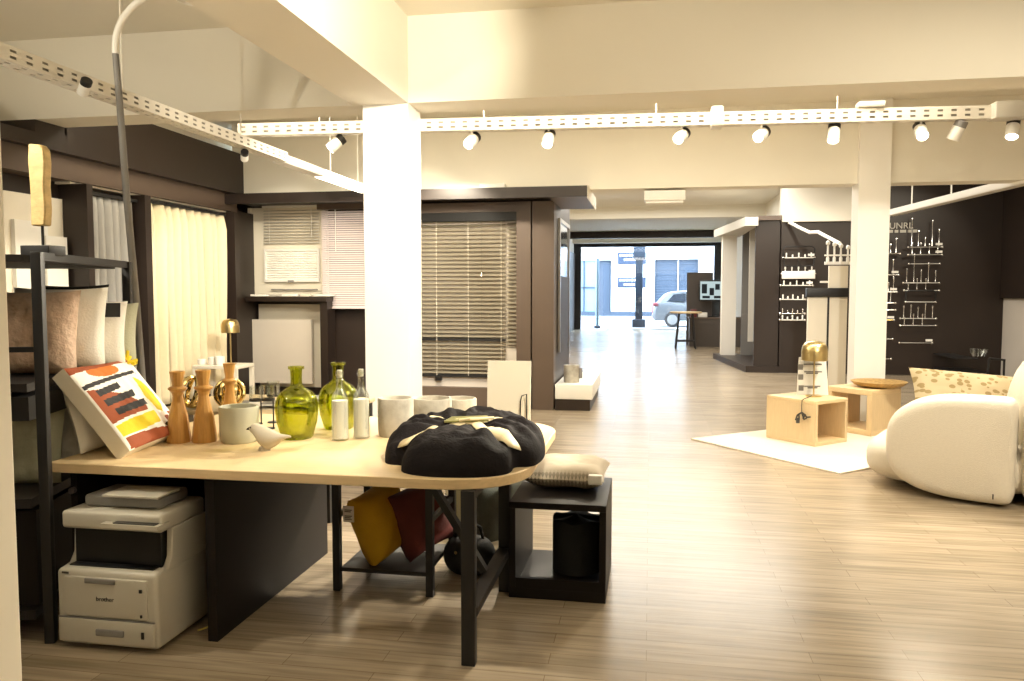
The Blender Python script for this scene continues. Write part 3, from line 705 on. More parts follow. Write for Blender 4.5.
# low table behind the desk with magazines and a gold ornament
lt = thing('coffee_table', 'low oak table with open magazines behind the candle holders', 'table', (-2.62, 5.1, 0))
MB().span(-.62, .62, -.42, .42, .68, .71, bev=.006).build('tabletop', 'oak', lt)
for x in (-.58, .58):
    for y in (-.38, .38): MB().span(x - .022, x + .022, y - .022, y + .022, 0, .68).build('leg', 'black', lt)
random.seed(11)
for k, (x, y, rz, l) in enumerate(((-2.62, 4.9, .3, 'open magazine lying nearest the candle holders'), (-2.30, 4.95, -.25, 'open magazine behind the sage candle pot'), (-2.4, 5.3, .1, 'closed white magazine at the back edge of the oak table'))):
    m = MB()
    def pg(sgn): return lambda a, b_: V(sgn * a * .2, (b_ - .5) * .27, .012 + .02 * math.sin(PI * min(1, a * 1.0)) * (1 - a * .5))
    m.grid(pg(1), 10, 4).grid(pg(-1), 10, 4)
    m.span(-.2, .2, -.135, .135, 0, .008)
    mg = m.build('magazine', 'tag'); mg.location = (x, y, .71); mg.rotation_euler = (0, 0, rz); tag(mg, l, 'magazine', 'magazines on the low oak table')
    pr = MB()
    for q in range(5): pr.span(.04, .15, -.10 + q * .04, -.085 + q * .04, .0335, .036)
    pr.span(-.16, -.05, -.05, .09, .0335, .036).build('printed_picture', 'grey', mg)
def knot(loc, R_, label):
    k = thing('gold_knot', label, 'ornament', loc, group='shiny gold loop ornaments')
    for q in range(3):
        A_ = Matrix.Rotation(q * 1.05 + .3, 3, 'Z') @ Matrix.Rotation(PI / 2 + .25 * (q - 1), 3, 'X')
        MB().tube([A_ @ V(R_ * math.cos(t * 2 * PI / 36), R_ * math.sin(t * 2 * PI / 36), 0) + V(0, 0, R_ * 1.05 + .012) for t in range(36)], .016, 10, closed=True).build('loop', 'gold', k)
knot((-3.02, 4.78, .71), .095, 'gold loop ornament behind the left candle holder')
knot((-2.76, 4.80, .71), .09, 'gold loop ornament behind the middle candle holder')

# ------------------------------------------------------------------ black shelf rack with cushions, arc lamp
rk = thing('shelf_rack', 'tall black metal shelf rack filled with cushions left of the table', 'shelf', (-2.50, 2.87, 0), rz=math.radians(17.7))
for x in (-.9, 0):
    for y in (0, 1.05): MB().span(x - .02, x + .02, y - .02, y + .02, 0, 1.655, bev=.002).build('post', 'black', rk)
for z, th in ((1.63, .03), (1.09, .035), (.60, .04), (.12, .04)):
    MB().span(-.88, -.06, .0, 1.05, z - th / 2, z + th / 2).build('shelf', 'blackwood', rk)
for z in (1.638,):
    MB().span(-.012, .012, 0.02, 1.03, z - .018, z + .018).build('side_rail', 'black', rk)
MB().span(-.88, -.02, -.01, .01, 1.24, 1.262).build('front_rail', 'black', rk)
MB().span(-.88, -.06, .01, .5, .95, 1.05).build('drawer_box', 'black', rk)
MB().span(-.86, -.06, .04, .98, .15, .56).build('dark_filler_block', 'gloss', rk)  # added dark block that darkens the lower part of the rack
def loc_(x, y, z):
    a = math.radians(17.7); return (-2.50 + x * math.cos(a) - y * math.sin(a), 2.87 + x * math.sin(a) + y * math.cos(a), z)
ux, uy = V(math.cos(.309), math.sin(.309), 0), V(-math.sin(.309), math.cos(.309), 0)
g = 'cushions on the black shelf rack'
fx = V(.97, .24, 0)
cushion('rose beige quilted cushion on the upper rack shelf, nearest the camera', 'pinkfab', .46, .40, .15, (-2.85, 3.20, 1.30), fx, V(-.02, .16, 1), g, 21, wr=.008)
c2 = cushion('white cushion with white label behind the rose beige cushion', 'whitefab', .44, .41, .14, (-2.80, 3.34, 1.31), fx, V(0, .14, 1), g, 22)
tg = MB().span(-.03, .03, -.04, .04, 0, .002).build('white_label', 'tag', c2); tg.location = (.07, .02, .075)
c3 = cushion('white cushion with black swing tag standing third on the upper rack shelf', 'whitefab', .46, .34, .12, (-2.80, 3.47, 1.275), fx, V(0, .12, 1), g, 23)
tg = MB().span(-.05, .05, -.035, .035, 0, .002).build('black_tag', 'blacktag', c3); tg.location = (.17, .12, .06)
cushion('sage and white cushion farthest back on the upper rack shelf', 'sagefab', .44, .33, .12, (-2.82, 3.60, 1.27), fx, V(0, .12, 1), g, 24)
cushion('flat charcoal cushion lying behind the others on the upper rack shelf', 'dkfab', .40, .43, .10, (-3.06, 3.70, 1.325), fx, V(0, .3, 1), g, 25)
cushion('sage floral cushion on the lower rack shelf by the white partition edge', 'sagefab', .42, .40, .15, (-2.86, 3.12, .80), fx, V(0, .2, 1), g, 26, wr=.008)
cushion('ruffled white cushion on the lower rack shelf behind the corner post', 'whitefab', .40, .38, .14, (-2.76, 3.34, .80), fx, V(0, .15, 1), g, 27, wr=.012)
sl = thing('wood_sculpture', 'upright burr wood slab on a black block atop the rack', 'sculpture', (-2.60, 3.02, 1.646))
MB().box((0, 0, .022), (.14, .10, .044), bev=.003).build('base', 'black', sl)
MB().cyl((0, 0, .04), (0, 0, .15), .006, 10).build('pin', 'black', sl)
mb = MB(); mb.prism([(-.038, .13), (.028, .13), (.036, .2), (.032, .30), (.040, .40), (.036, .455), (.018, .475), (-.036, .48), (-.042, .40), (-.036, .28)], -.022, .022, Matrix.Rotation(PI / 2, 4, 'X'))
mb.build('slab', 'slab', sl, bevel=.006)

al = thing('arc_lamp', 'tall dark pole lamp with white curved neck behind the rack', 'lamp', (0, 0, 0))
KS = .913
def near(q): return (q[0] * KS, q[1] * KS, 1.49 + (q[2] - 1.49) * KS)
P0 = [near(q) for q in ((-3.28, 4.6, .3), (-3.262, 4.6, .9), (-3.29, 4.6, 1.44), (-3.335, 4.6, 2.1), (-3.365, 4.6, 2.7), (-3.385, 4.6, 3.02))]
P0 = [(P0[0][0], P0[0][1], .01)] + P0
MB().tube(P0, [.021, .021, .021, .021, .02, .019, .018], 12).build('pole', 'grey', al)
P1 = [(-3.385, 4.6, 3.01)]
for k in range(16):
    a = PI - k / 15 * PI * .62; P1.append((-3.385 + .42 + .42 * math.cos(a), 4.6, 3.05 + .34 * math.sin(a)))
P1 = [near(q) for q in P1]
MB().tube(P1, .019, 12).build('curved_neck', 'white', al)
MB().lathe([(.0, 0), (.12, 0), (.12, .02), (.03, .03), (0, .03)], (P0[0][0], P0[0][1], 0), 32).build('base', 'black', al)
x, ly, z = P1[-1]
MB().lathe([(.02, .02), (.10, -.02), (.12, -.05), (.115, -.05), (.095, -.02), (.0, .01)], (x, ly, z), 28).build('lamp_shade', 'white', al)

# ------------------------------------------------------------------ curtain wall on the left
def curtain(name, label, m, y0, y1, z0, z1, x, pleats, amp, group):
    c = thing(name, label, 'curtain', (x, y0, 0), group=group)
    def f(a, b):
        z = z0 + (z1 - z0) * b; top = max(0, (b - .93) / .07); k = 1 - .45 * top
        y = (y1 - y0) * a; w = 2.2 * abs(math.sin(PI * pleats * a + .45 * math.sin(5 * a + 2 * (1 - b)))) ** .7 - 1.3 + .25 * math.sin(2 * PI * pleats * .5 * a + 1 + b)
        return V(amp * k * w, y + .012 * math.sin(7 * b + 9 * a) * (1 - b), z)
    o = MB().grid(f, pleats * 14, 26).build('fabric', m, c, ang=80)
    sm = o.modifiers.new('solid', 'SOLIDIFY'); sm.thickness = .004
    MB().span(-.05, .05, -.02, y1 - y0 + .02, z1, z1 + .03).build('curtain_track', 'black', c)
    return c
curtain('cream_curtain', 'long cream linen curtain beside the dark corner panel', 'curtain', 7.92, 9.12, .25, 2.44, -5.30, 8, .085, 'curtains on the left wall')
curtain('cream_curtain', 'narrow cream curtain next to the dark upright, left of long one', 'curtain', 7.60, 7.90, .25, 2.44, -5.30, 2, .08, 'curtains on the left wall')
curtain('grey_curtain', 'grey sheer curtain left of the cream curtains', 'sheer', 6.70, 7.42, .25, 2.42, -5.32, 7, .035, 'curtains on the left wall')
struct(MB().span(-5.5, -5.2, 7.46, 7.56, 0, 2.5), 'trim_17', 'dark')
struct(MB().span(-5.5, -5.2, 6.60, 6.68, 0, 2.5), 'trim_18', 'dark')
struct(MB().span(-5.5, -5.2, 9.25, 9.35, 0, 2.5).span(-5.5, -5.30, 9.35, 10, 0, 2.54), 'trim_19', 'dark')
pn = thing('swatch_display', 'cream sample display with stepped boards on the far left wall', 'panel', (-5.5, 5.9, 0))
MB().span(0, .04, 0, .74, 1.0, 2.36).build('backing', 'cream', pn)
MB().span(.04, .08, .08, .46, 1.1, 2.12).build('board', 'white', pn)
MB().span(.08, .11, .40, .66, 1.1, 2.0).build('board', 'white', pn)
# small white table with brass lamp and cups before the cream curtain
t = thing('side_table', 'small cream side table under a brass lamp by the curtain', 'table', (-4.78, 8.2, 0))
MB().span(-.27, .27, -.2, .2, .63, .67, bev=.006).build('tabletop', 'cream', t)
for x, y in ((-.245, -.18), (.245, -.18), (-.245, .18), (.245, .18)): MB().span(x - .022, x + .022, y - .02, y + .02, 0, .63).build('leg', 'cream', t)
def mushroom(loc, h, r, label):
    l = thing('mushroom_lamp', label, 'lamp', loc, group='brass mushroom table lamps')
    MB().lathe([(0, 0), (r * .62, 0), (r * .62, .012), (.01, .018), (0, .018)], n=32).build('base', 'brass', l)
    MB().cyl((0, 0, .015), (0, 0, h - .03), .008, 12).build('stem', 'brass', l)
    d = r * 1.6
    pr = [(r, h - d), (r * 1.01, h - d * .55), (r * .93, h - d * .3), (r * .72, h - d * .1), (r * .4, h - .008), (0, h)]
    MB().lathe(pr + [(0, h - .006), (r * .39, h - .014), (r * .7, h - d * .1 - .006), (r * .915, h - d * .3), (r * .99, h - d * .55), (r * .985, h - d)], n=36).build('dome_shade', 'brass', l, ang=50)
    return l
mushroom((-4.69, 8.2, .67), .52, .10, 'brass mushroom lamp on the cream side table by the curtain')
for x, y, r, h, l in ((-4.86, 8.12, .06, .085, 'white cup on the cream side table'), (-4.76, 8.08, .055, .10, 'white cube candle beside the brass lamp foot'), (-5.0, 8.12, .05, .06, 'low white bowl at left edge of cream side table')):
    tag(MB().lathe([(0, 0), (r * .8, 0), (r, h * .3), (r, h), (r - .008, h), (r - .01, h * .3), (0, .012)], (x, y, .67), 20).build('cup', 'white'), l, 'cup', 'white cups on the side table')

# ------------------------------------------------------------------ blind displays on the back wall
p = thing('blind_board', 'tall cream board showing small blinds beside the dark corner', 'display board', (-4.80, 10.0, 0))
MB().span(-.55, .52, -.08, 0, 1.40, 2.62).build('board', 'cream', p)
for x in (-.55, .52): MB().span(x - .02, x + .02, -.1, 0, .1, 2.62).build('edge', 'cream' if x < 0 else 'white', p)
v = thing('small_venetian_blind', 'small pale venetian blind at the top of cream board', 'blind', (-4.735, 9.88, 2.115))
MB().span(-.40, .40, -.03, .03, .50, .53).build('head_rail', 'white', v)
mb = MB()
for k in range(12): mb.box((0, 0, .03 + k * .039), (.79, .026, .003), mtx=Matrix.Rotation(.5, 3, 'X'))
mb.build('slats', 'slatgrey', v)
MB().tube([(.3, -.03, .5), (.3, -.03, .1)], .004, 6).tube([(-.3, -.03, .5), (-.3, -.03, .02)], .003, 6).build('cord', 'white', v)
v = thing('pleated_blind', 'white pleated blind in a slim frame below small venetian blind', 'blind', (-4.735, 9.88, 1.635))
MB().span(-.39, .39, -.02, .02, .40, .43).span(-.39, .39, -.02, .02, -.01, .02).span(-.39, -.37, -.02, .02, .02, .4).span(.37, .39, -.02, .02, .02, .4).build('frame', 'white', v)
mb = MB(); mb.grid(lambda a, b: V(-.37 + .74 * a, .008 * (1 if int(round(b * 24)) % 2 else -1), .02 + .38 * b), 2, 25).build('pleated_fabric', 'tag', v, ang=5)
MB().span(-.04, .04, -.05, -.02, -.02, .012, bev=.004).build('handle', 'grey', v)
MB().span(-.30, .36, -.01, .01, -.12, -.105).build('bottom_bar', 'grey', v)
s = thing('sample_ledge', 'dark shelf ledge with swatches under the cream board', 'shelf', (-4.76, 9.72, 0))
MB().span(-.50, .63, -.14, .18, 1.365, 1.43, bev=.003).build('ledge', 'dark', s)
MB().span(.52, .62, -.08, .18, .1, 1.365).build('support', 'dark', s)
random.seed(3); x = -5.20; k = 0
desc = ['white folded swatch book at the left end of the dark ledge', 'grey swatch card second from left on the dark ledge', 'white swatch card in the middle of the dark ledge', 'cream swatch card right of the middle of the dark ledge', 'white swatch book at the right end of the dark ledge']
for l, wd, m in zip(desc, (.26, .14, .24, .16, .26), ('tag', 'slatgrey', 'white', 'cream', 'tag')):
    o = MB().box((x + wd / 2, 9.68 + .03 * (k % 2), 1.432 + .014), (wd * .9, .2, .024), rz=.1 * (-1) ** k, bev=.003).build('swatch_card', m); tag(o, l, 'swatch', 'swatches on the dark ledge'); x += wd + .02; k += 1
b = MB().span(-5.30, -4.45, 9.83, 9.87, .26, 1.12).build('plain_board', 'greige'); tag(b, 'plain pale grey board leaning under the dark ledge', 'board')
b = MB().span(-5.27, -4.34, 9.96, 9.99, .2, 1.325).build('backing_board', 'cream'); tag(b, 'taller cream backing board behind the plain grey board', 'board')
v = thing('pink_venetian_blind', 'pale pink venetian blind left of the white column', 'blind', (-3.72, 9.82, 1.27))
MB().span(-.60, .60, -.05, .05, 1.30, 1.40).build('head_rail', 'taupe', v)
mb = MB()
for k in range(44): mb.box((0, 0, .03 + k * .0288), (1.12, .027, .002), mtx=Matrix.Rotation(1.0, 3, 'X'))
mb.build('slats', 'slatpink', v)
MB().span(-.56, .56, -.015, .015, 0, .02).build('bottom_rail', 'slatpink', v)
MB().tube([(-.35, -.04, 1.3), (-.35, -.04, .75)], .006, 6).build('wand', 'white', v)
v = thing('bronze_venetian_blind', 'large bronze venetian blind beside the taupe pillar', 'blind', (-2.32, 9.86, .36))
MB().span(-.78, .69, -.05, .03, 2.03, 2.14).build('head_rail', 'black', v)
mb = MB()
for k in range(38):
    z = .09 + k * .0525
    mb.box((-.12, 0, z), (1.24, .05, .003), mtx=Matrix.Rotation(.62, 3, 'X'))
mb.build('slats', 'slat', v)
mb = MB()
for k in range(31):
    z = .47 + k * .0525
    mb.box((.60, .01, z), (.16, .05, .003), mtx=Matrix.Rotation(.62, 3, 'X'))
mb.build('narrow_slats', 'slat', v)
MB().span(-.74, .5, -.025, .025, .03, .065).span(-.74, .50, -.03, .02, .50, .53).build('bottom_rail', 'black', v)
MB().span(-.42, -.34, -.045, .0, -.02, .03).build('tilt_motor', 'printdark', v)
for x in (-.40, .02, .45): MB().tube([(x, -.035, 2.03), (x, -.035, .05)], .0035, 6).build('ladder_cord', 'cream', v)
MB().tube([(.2, -.05, 2.03), (.2, -.05, .75)], .006, 6).build('wand', 'clearglass', v)
b = MB().span(-3.0, -1.66, 9.90, 9.99, .2, 2.5).build('backing_board', 'greige'); tag(b, 'pale backing board behind the large bronze blind', 'board')
struct(MB().span(-3.05, -1.66, 9.78, 9.9, 2.50, 2.62), 'trim_20', 'taupe'); struct(MB().span(-3.05, -1.66, 9.80, 9.98, .0, .26), 'trim_21', 'taupe')
struct(MB().span(-1.66, -1.48, 9.75, 10.02, 0, 2.62), 'trim_22', 'taupe'); struct(MB().span(-1.465, -1.19, 9.78, 10.02, 0, 2.62), 'trim_23', 'taupe')
n = thing('niche_frame', 'dark glazed niche in the side of the taupe pillar', 'display niche', (-1.185, 10.8, 0))
MB().span(0, .03, -.62, -.56, .7, 2.45).span(0, .03, .56, .62, .7, 2.45).span(0, .03, -.56, .56, 2.40, 2.45).build('frame', 'steel', n)
MB().span(0, .012, -.56, .56, 1.7, 2.40).build('glass', 'darkglass', n); MB().span(0, .02, -.56, .56, .7, 1.7).build('lower_panel', 'dark', n)
t = thing('white_podium', 'low white topped podium on a dark base by the pillar', 'podium', (-.95, 10.5, 0))
MB().span(-.22, .22, -.72, .9, 0, .14).build('base', 'dark', t); MB().span(-.22, .25, -.72, .9, .14, .33, bev=.008).build('top_block', 'white', t)
c = thing('fabric_tube', 'grey roll with hollow core standing on the white podium', 'roll', (-.99, 10.05, .33))
MB().lathe([(0, 0), (.10, 0), (.10, .22), (.06, .22), (.06, .02), (0, .02)], n=28).build('roll', 'concrete', c)
MB().span(.1, .14, -.03, .03, .05, .19, bev=.01).build('clip', 'grey', c)
# boxes on and under the header
e = thing('emergency_light', 'white emergency light box under the header in the middle', 'light fixture', (.155, 9.62, 2.52))
MB().span(-.24, .24, -.1, .1, .05, .17, bev=.008).build('housing', 'white', e); MB().span(-.22, .22, -.085, .085, .02, .05, bev=.008).build('diffuser', 'tag', e)
e = MB().span(-2.05, -1.74, 9.38, 9.50, 2.70, 2.80, bev=.006).build('sensor_box', 'white'); tag(e, 'small white box on the header above the bronze blind', 'box')

# ------------------------------------------------------------------ trays, rails and spots
def tray(label, p, q, h, d, seg):
    p, q = Vector(p), Vector(q); L = (q - p).length; rz = math.atan2(q.y - p.y, q.x - p.x)
    t = thing('cable_tray', label, 'cable tray', p, rz)
    mb = MB(); n = int(L / .11)
    for sy in (-d / 2, d / 2):
        for z0, z1 in ((0, .22), (.39, .61), (.78, 1)): mb.span(0, L, sy - .002, sy + .002, z0 * h, z1 * h)
        for k in range(n + 1):
            x = k * L / n; mb.span(max(0, x - .033), min(L, x + .033), sy - .0018, sy + .0018, .02 * h, .98 * h)
    for y0, y1 in ((-.5, -.28), (-.1, .1), (.28, .5)): mb.span(0, L, y0 * d, y1 * d, 0, .004)
    for k in range(n + 1):
        x = k * L / n; mb.span(max(0, x - .033), min(L, x + .033), -d / 2, d / 2, .0005, .0035)
    mb.build('perforated_channel', 'tray', t)
    MB().span(.02, L - .02, -d * .38, d * .38, .012, h * .85).build('cable_bundle', 'hole', t)  # solid block, its tone paints the shade inside the tray
    for k in range(seg):
        x = L * (k + .5) / seg; MB().cyl((x, 0, h), (x, 0, 3.63 - p.z), .006, 8).build('hanger_rod', 'tray', t)
    return t
tray('white perforated cable tray running across the room above the blinds', (-3.83, 6.95, 2.955), (3.9, 7.45, 2.955), .11, .10, 5)
tray('white perforated cable tray along the left side, running away', (-3.36, 2.4, 2.69), (-3.36, 6.85, 2.69), .085, .11, 3)
l = thing('linear_light', 'lit white linear light hanging left of the column', 'light fixture', (-3.40, 6.86, 2.685))
MB().span(-.06, .06, 0, 2.25, 0, .08, bev=.004).build('housing', 'white', l); MB().span(-.045, .045, .9, 2.2, -.006, 0).span(.06, .066, .9, 2.2, .01, .07).build('diffuser', 'led', l)
for y in (1.2, 2.0): MB().cyl((0, y, .08), (0, y, .93), .008, 8).build('hanger_rod', 'white', l)
l = thing('linear_light', 'long white linear light hanging before the dark right wall', 'light fixture', (3.70, 13.3, 2.68), rz=math.atan2(-5.1, .52) + PI / 2)
MB().span(-.07, .07, -5.1, 0, 0, .09, bev=.004).build('housing', 'white', l); MB().span(-.05, .05, -5.0, -.1, -.006, 0).build('diffuser', 'slatgrey', l)
for y in (-4.2, -3.0, -2.0, -.8): MB().cyl((0, y, .09), (0, y, .95), .01, 8).build('hanger_rod', 'white', l)
for x, y, sx, l in ((.555, 7.2, .10, 'white connector box clamped on the tray above the passage'), (2.95, 7.36, .26, 'bulky grey white box on the tray near the right edge')):
    o = MB().box((x, y - .03, 3.01), (sx, .18, .17 if sx < .2 else .14), bev=.012).build('junction_box', 'tray' if sx < .2 else 'slatgrey'); tag(o, l, 'junction box', 'boxes on the cable tray')
o = MB().box((1.85, 7.3, 3.095), (.22, .12, .05), bev=.01).build('junction_box', 'slatgrey'); tag(o, 'flat grey box lying on top of the cable tray', 'junction box', 'boxes on the cable tray')
def spot(loc, aim, label, lit=0, color=WARM, cap='black', size=55, top=2.955, blend=.4, sc=1):
    s = thing('track_spotlight', label, 'spotlight', loc, group='spotlights on the cable trays')
    d = (Vector(aim) - Vector(loc)).normalized(); R = d.to_track_quat('Z', 'Y').to_matrix() * sc
    MB().lathe([(0, -.035), (.050, -.035), (.052, -.03), (.052, .085), (.046, .085), (.044, .07), (0, .07)], n=24, mtx=R).build('body', 'white', s)
    MB().lathe([(0, -.085), (.046, -.085), (.052, -.078), (.052, -.03), (0, -.03)], n=24, mtx=R).build('back_cap', cap, s)
    MB().lathe([(0, .074), (.043, .074), (.043, .071), (0, .071)], n=24, mtx=R).build('lens', 'lens' if lit else 'white', s)
    MB().tube([(0, 0, 0), (0, .0, .03), (0, 0, max(.05, top - loc[2]))], .010, 8).build('stem', 'tray', s)
    if lit:
        o = lamp('spot_lamp', 'SPOT', Vector(loc) + d * .11, lit, color, aim, spot_size=math.radians(size), spot_blend=blend, shadow_soft_size=.035)
    return s
def off_lamp(loc, aim, e, size, blend, color): lamp('spot_lamp', 'SPOT', loc, e, color, aim, spot_size=math.radians(size), spot_blend=blend, shadow_soft_size=.05)
SP = [(-2.90, 7.02, (-4.9, 6.0, .8), 130, 'white spotlight with black cap left of the column, tilted down'),
      (-1.62, 7.10, (-2.7, 4.2, .7), 190, 'spotlight right of the column, its lit side turned left'),
      (-.92, 7.14, (-1.2, 4.7, .2), 260, 'black capped spotlight above the bronze blind, aimed towards the table'),
      (.26, 7.22, (-1.5, 3.8, .75), 330, 'spotlight just left of the white tray connector box'),
      (.95, 7.27, (-1.3, 3.7, .75), 300, 'spotlight just right of the white tray connector box'),
      (1.56, 7.31, (1.1, 6.0, 0), 110, 'black capped spotlight under the flat grey tray box'),
      (2.28, 7.36, (2.2, 4.3, 0), 190, 'glaring spotlight turned to the camera above the armchair'),
      (2.58, 7.38, (1.6, 8.3, .2), 150, 'grey capped spotlight left of the bulky tray box'),
      (3.02, 7.40, (2.4, 6.3, .4), 120, 'spotlight at the far right end of the cable tray')]
for x, y, aim, e, l in SP: spot((x, y, 2.875), aim, l, e, size=36 if x in (-.92, .26, .95, 2.28) else 55, cap='black' if 'grey capped' not in l else 'grey')
spot((-3.22, 4.1, 2.67), (-5.0, 5.2, 1.0), 'dark spotlight on the left tray near the arc lamp', 90, cap='black', top=2.69, sc=.6)
spot((-3.38, 6.2, 2.64), (-5.0, 8.9, .9), 'white spotlight with black cap at the end of the left tray', 70, cap='black', top=2.69, size=60, sc=.62)
off_lamp((-3.30, 2.45, 2.64), (-2.62, 3.1, 1.8), 70, 60, 0.4, WARM)  # bare spot added to brighten the sculpture and rack cushions
off_lamp((-3.9, 7.5, 3.0), (-4.75, 9.9, 1.7), 45, 50, 0.4, WARM)  # bare spot added to brighten the blind boards
# bare spots without fixtures; several added to brighten beams, columns, armchair and displays
off_lamp((-.25, 2.6, 3.1), (-1.9, 5.0, 3.25), 330, 50, .6, WARM)
off_lamp((.4, 3.0, 3.1), (-1.95, 6.0, 1.7), 700, 40, .5, NEUT)
off_lamp((2.4, 4.6, 3.1), (-1.4, 3.8, .9), 420, 27, .5, WARM)
off_lamp((.2, 2.6, 3.1), (-1.15, 3.85, .9), 200, 34, .5, WARM)
off_lamp((-3.6, .6, 2.9), (-3.6, 6.0, 3.6), 130, 46, .8, WARM)
off_lamp((1.1, 2.6, 3.15), (2.45, 9.4, 1.5), 560, 17, 0.4, NEUT)
off_lamp((1.5, .6, 3.0), (1.5, 6.0, 3.9), 105, 56, .8, WARM)
off_lamp((3.0, 2.5, 3.1), (2.3, 6.0, .45), 190, 50, .5, WARM)
off_lamp((-1.95, 7.08, 2.875), (-3.2, 9.9, 1.5), 110, 60, 0.4, WARM)
off_lamp((-2.5, 8.3, 3.0), (-2.2, 9.9, 1.4), 140, 75, 0.4, WARM)
off_lamp((.9, 10.6, 3.1), (-.9, 10.2, .3), 70, 35, 0.4, WARM)
off_lamp((3.0, 12.2, 3.1), (2.6, 15.0, 1.6), 55, 60, 0.4, WARM)
off_lamp((4.9, 12.0, 3.2), (4.2, 15.0, 1.8), 60, 60, 0.4, WARM)

# ------------------------------------------------------------------ right side: rug, cube tables, lamp, tray, armchair
r = MB().prism([(.42, 8.05), (1.545, 6.70), (3.05, 8.0), (2.0, 9.3)], .0, .014); tag(r.build('rug', 'rug', bevel=.004), 'ivory rug under the two oak cube tables', 'rug')
def cube_table(label, N_, ang, a, b, h, openside, t=.035):
    c = thing('cube_table', label, 'side table', (*N_, .014), math.radians(ang), 'oak cube tables on the rug')
    # local x runs along the first face, local y along the second, corner at the origin
    MB().span(0, a, 0, b, h - t, h, bev=.004).build('top_panel', 'oak', c); MB().span(0, a, 0, b, 0, t, bev=.003).build('bottom_panel', 'oak', c)
    if openside == 'x':      # the face along local x is open
        MB().span(0, t, 0, b, t, h - t).build('side_panel', 'oakx', c); MB().span(a - t, a, 0, b, t, h - t).build('side_panel', 'oakx', c)
        MB().span(t, a - t, b - t, b, t, h - t).build('back_panel', 'oakx', c)
    else:                    # see-through along local x
        MB().span(0, a, 0, t, t, h - t).build('side_panel', 'oakx', c); MB().span(0, a, b - t, b, t, h - t).build('side_panel', 'oakx', c)
    return c
cube_table('oak cube table carrying the brass lamp and the price sheet', (1.565, 7.80), 42, .49, .58, .435, 'x')
cube_table('see-through oak cube table carrying the woven tray', (2.239, 8.46), 43, .52, .52, .47, 'y', t=.055)
lm = mushroom((1.62, 8.20, .449), .56, .125, 'brass mushroom lamp with hanging cable on the oak cube table')
cb = MB(); cb.tube([(-.03, -.06, .012), (-.09, -.16, .006), (-.149, -.29, .006), (-.165, -.306, -.005), (-.168, -.309, -.06), (-.166, -.311, -.13)], .004, 8).build('cable', 'ink', lm)
pl = MB(); random.seed(9)
for k in range(5):
    a = random.uniform(0, 6); pl.tube([(-.166, -.313, -.12), (-.166 + .04 * math.cos(a), -.325 - .03 * math.cos(a), -.16 + .03 * math.sin(a)), (-.22 + .03 * k, -.30 - .02 * k, -.20 + .012 * k)], .008, 8)
pl.box((-.20, -.31, -.20), (.03, .03, .05)); pl.build('cable_bundle', 'ink', lm)
sg = thing('price_sheet', 'white printed price sheet leaning behind the brass lamp stem', 'sign', (1.625, 8.28, .449), rz=math.radians(9))
MB().prism([(-.16, 0), (.16, 0), (.145, .385), (-.125, .385)], -.004, .004, Matrix.Rotation(math.radians(82), 4, 'X')).build('sheet', 'tag', sg)
pr = MB()
for z, x0, x1 in ((.31, -.08, .10), (.235, -.08, .10), (.22, -.06, .06), (.09, -.09, .08), (.075, -.05, .05)): pr.box(((x0 + x1) / 2, z * .14 - .006, z), (x1 - x0, .003, .012))
for z in (.28, .18, .07): pr.box((-.115, z * .14 - .006, z), (.05, .003, .06))
pr.build('printed_text', 'grey', sg)
o = MB().lathe([(0, 0), (.17, 0), (.24, .022), (.275, .055), (.28, .062), (.265, .06), (.22, .032), (.16, .016), (0, .014)], n=44).build('woven_tray', 'wicker'); o.location = (2.40, 8.83, .484); tag(o, 'round woven brown tray lying on the oak cube table', 'tray')

# armchair: facing left and away from the camera
AR = math.radians(-27)
ac = thing('armchair', 'large rounded cream boucle armchair on the right', 'armchair', (2.32, 6.04, 0), rz=AR)
def blob(cx, cy, cz, sx, sy, sz, ex=3.0, ez=2.6, lean=0, n=44):
    def f(a, b):
        t = 2 * PI * a; ph = PI * (b - .5); sg = lambda v, e: math.copysign(abs(v) ** (2 / e), v)
        cp = sg(math.cos(ph), ez); x = sx * cp * sg(math.cos(t), ex); y = sy * cp * sg(math.sin(t), ex); z = sz * sg(math.sin(ph), ez)
        return V(cx + x + lean * z, cy + y, cz + z)
    return MB().grid(f, n, 26, cu=True)
# near arm: a thick rounded slab whose front (left) edge is a big curve
prof = []
for k in range(64):
    t = 2 * PI * k / 64; c_, s_ = math.cos(t), math.sin(t); sg = lambda v, e: math.copysign(abs(v) ** (2 / e), v)
    if c_ < 0: x = -.585 * abs(c_) ** (2 / 2.6); z = .37 * sg(s_, 2.6 if s_ > 0 else 3.0)
    else: x = .235 * abs(c_) ** (2 / 9.0); z = .37 * sg(s_, 9.0)
    prof.append((x, z))
mb = MB(); rings = []
for y, k in ((-.20, .0), (-.20, .80), (-.192, .90), (-.165, .965), (-.11, 1), (.06, 1), (.115, .965), (.14, .90), (.15, .80), (.15, 0)):
    rings.append([mb.bm.verts.new(V(x * k + (1 - k) * .05 if k else 0, y, .385 + z * (k if k else 0) - (0))) for x, z in prof])
for a, b in zip(rings, rings[1:]):
    for k in range(64): mb.face((a[k], a[(k + 1) % 64], b[(k + 1) % 64], b[k]))
mb.build('arm', 'boucle', ac, ang=70)
blob(-.19, .58, .215, .60, .66, .205, 5.0, 3.0).build('seat', 'boucle', ac, ang=70)
blob(.10, 1.28, .28, .52, .15, .27, 3.2, 2.8).build('arm', 'boucle', ac, ang=70)
blob(.45, .60, .39, .20, .73, .375, 6.0, 6.0).build('back_panel', 'boucle', ac, ang=70)
blob(.29, .78, .60, .19, .58, .44, 3.0, 2.3, lean=.10).build('backrest', 'boucle', ac, ang=70)
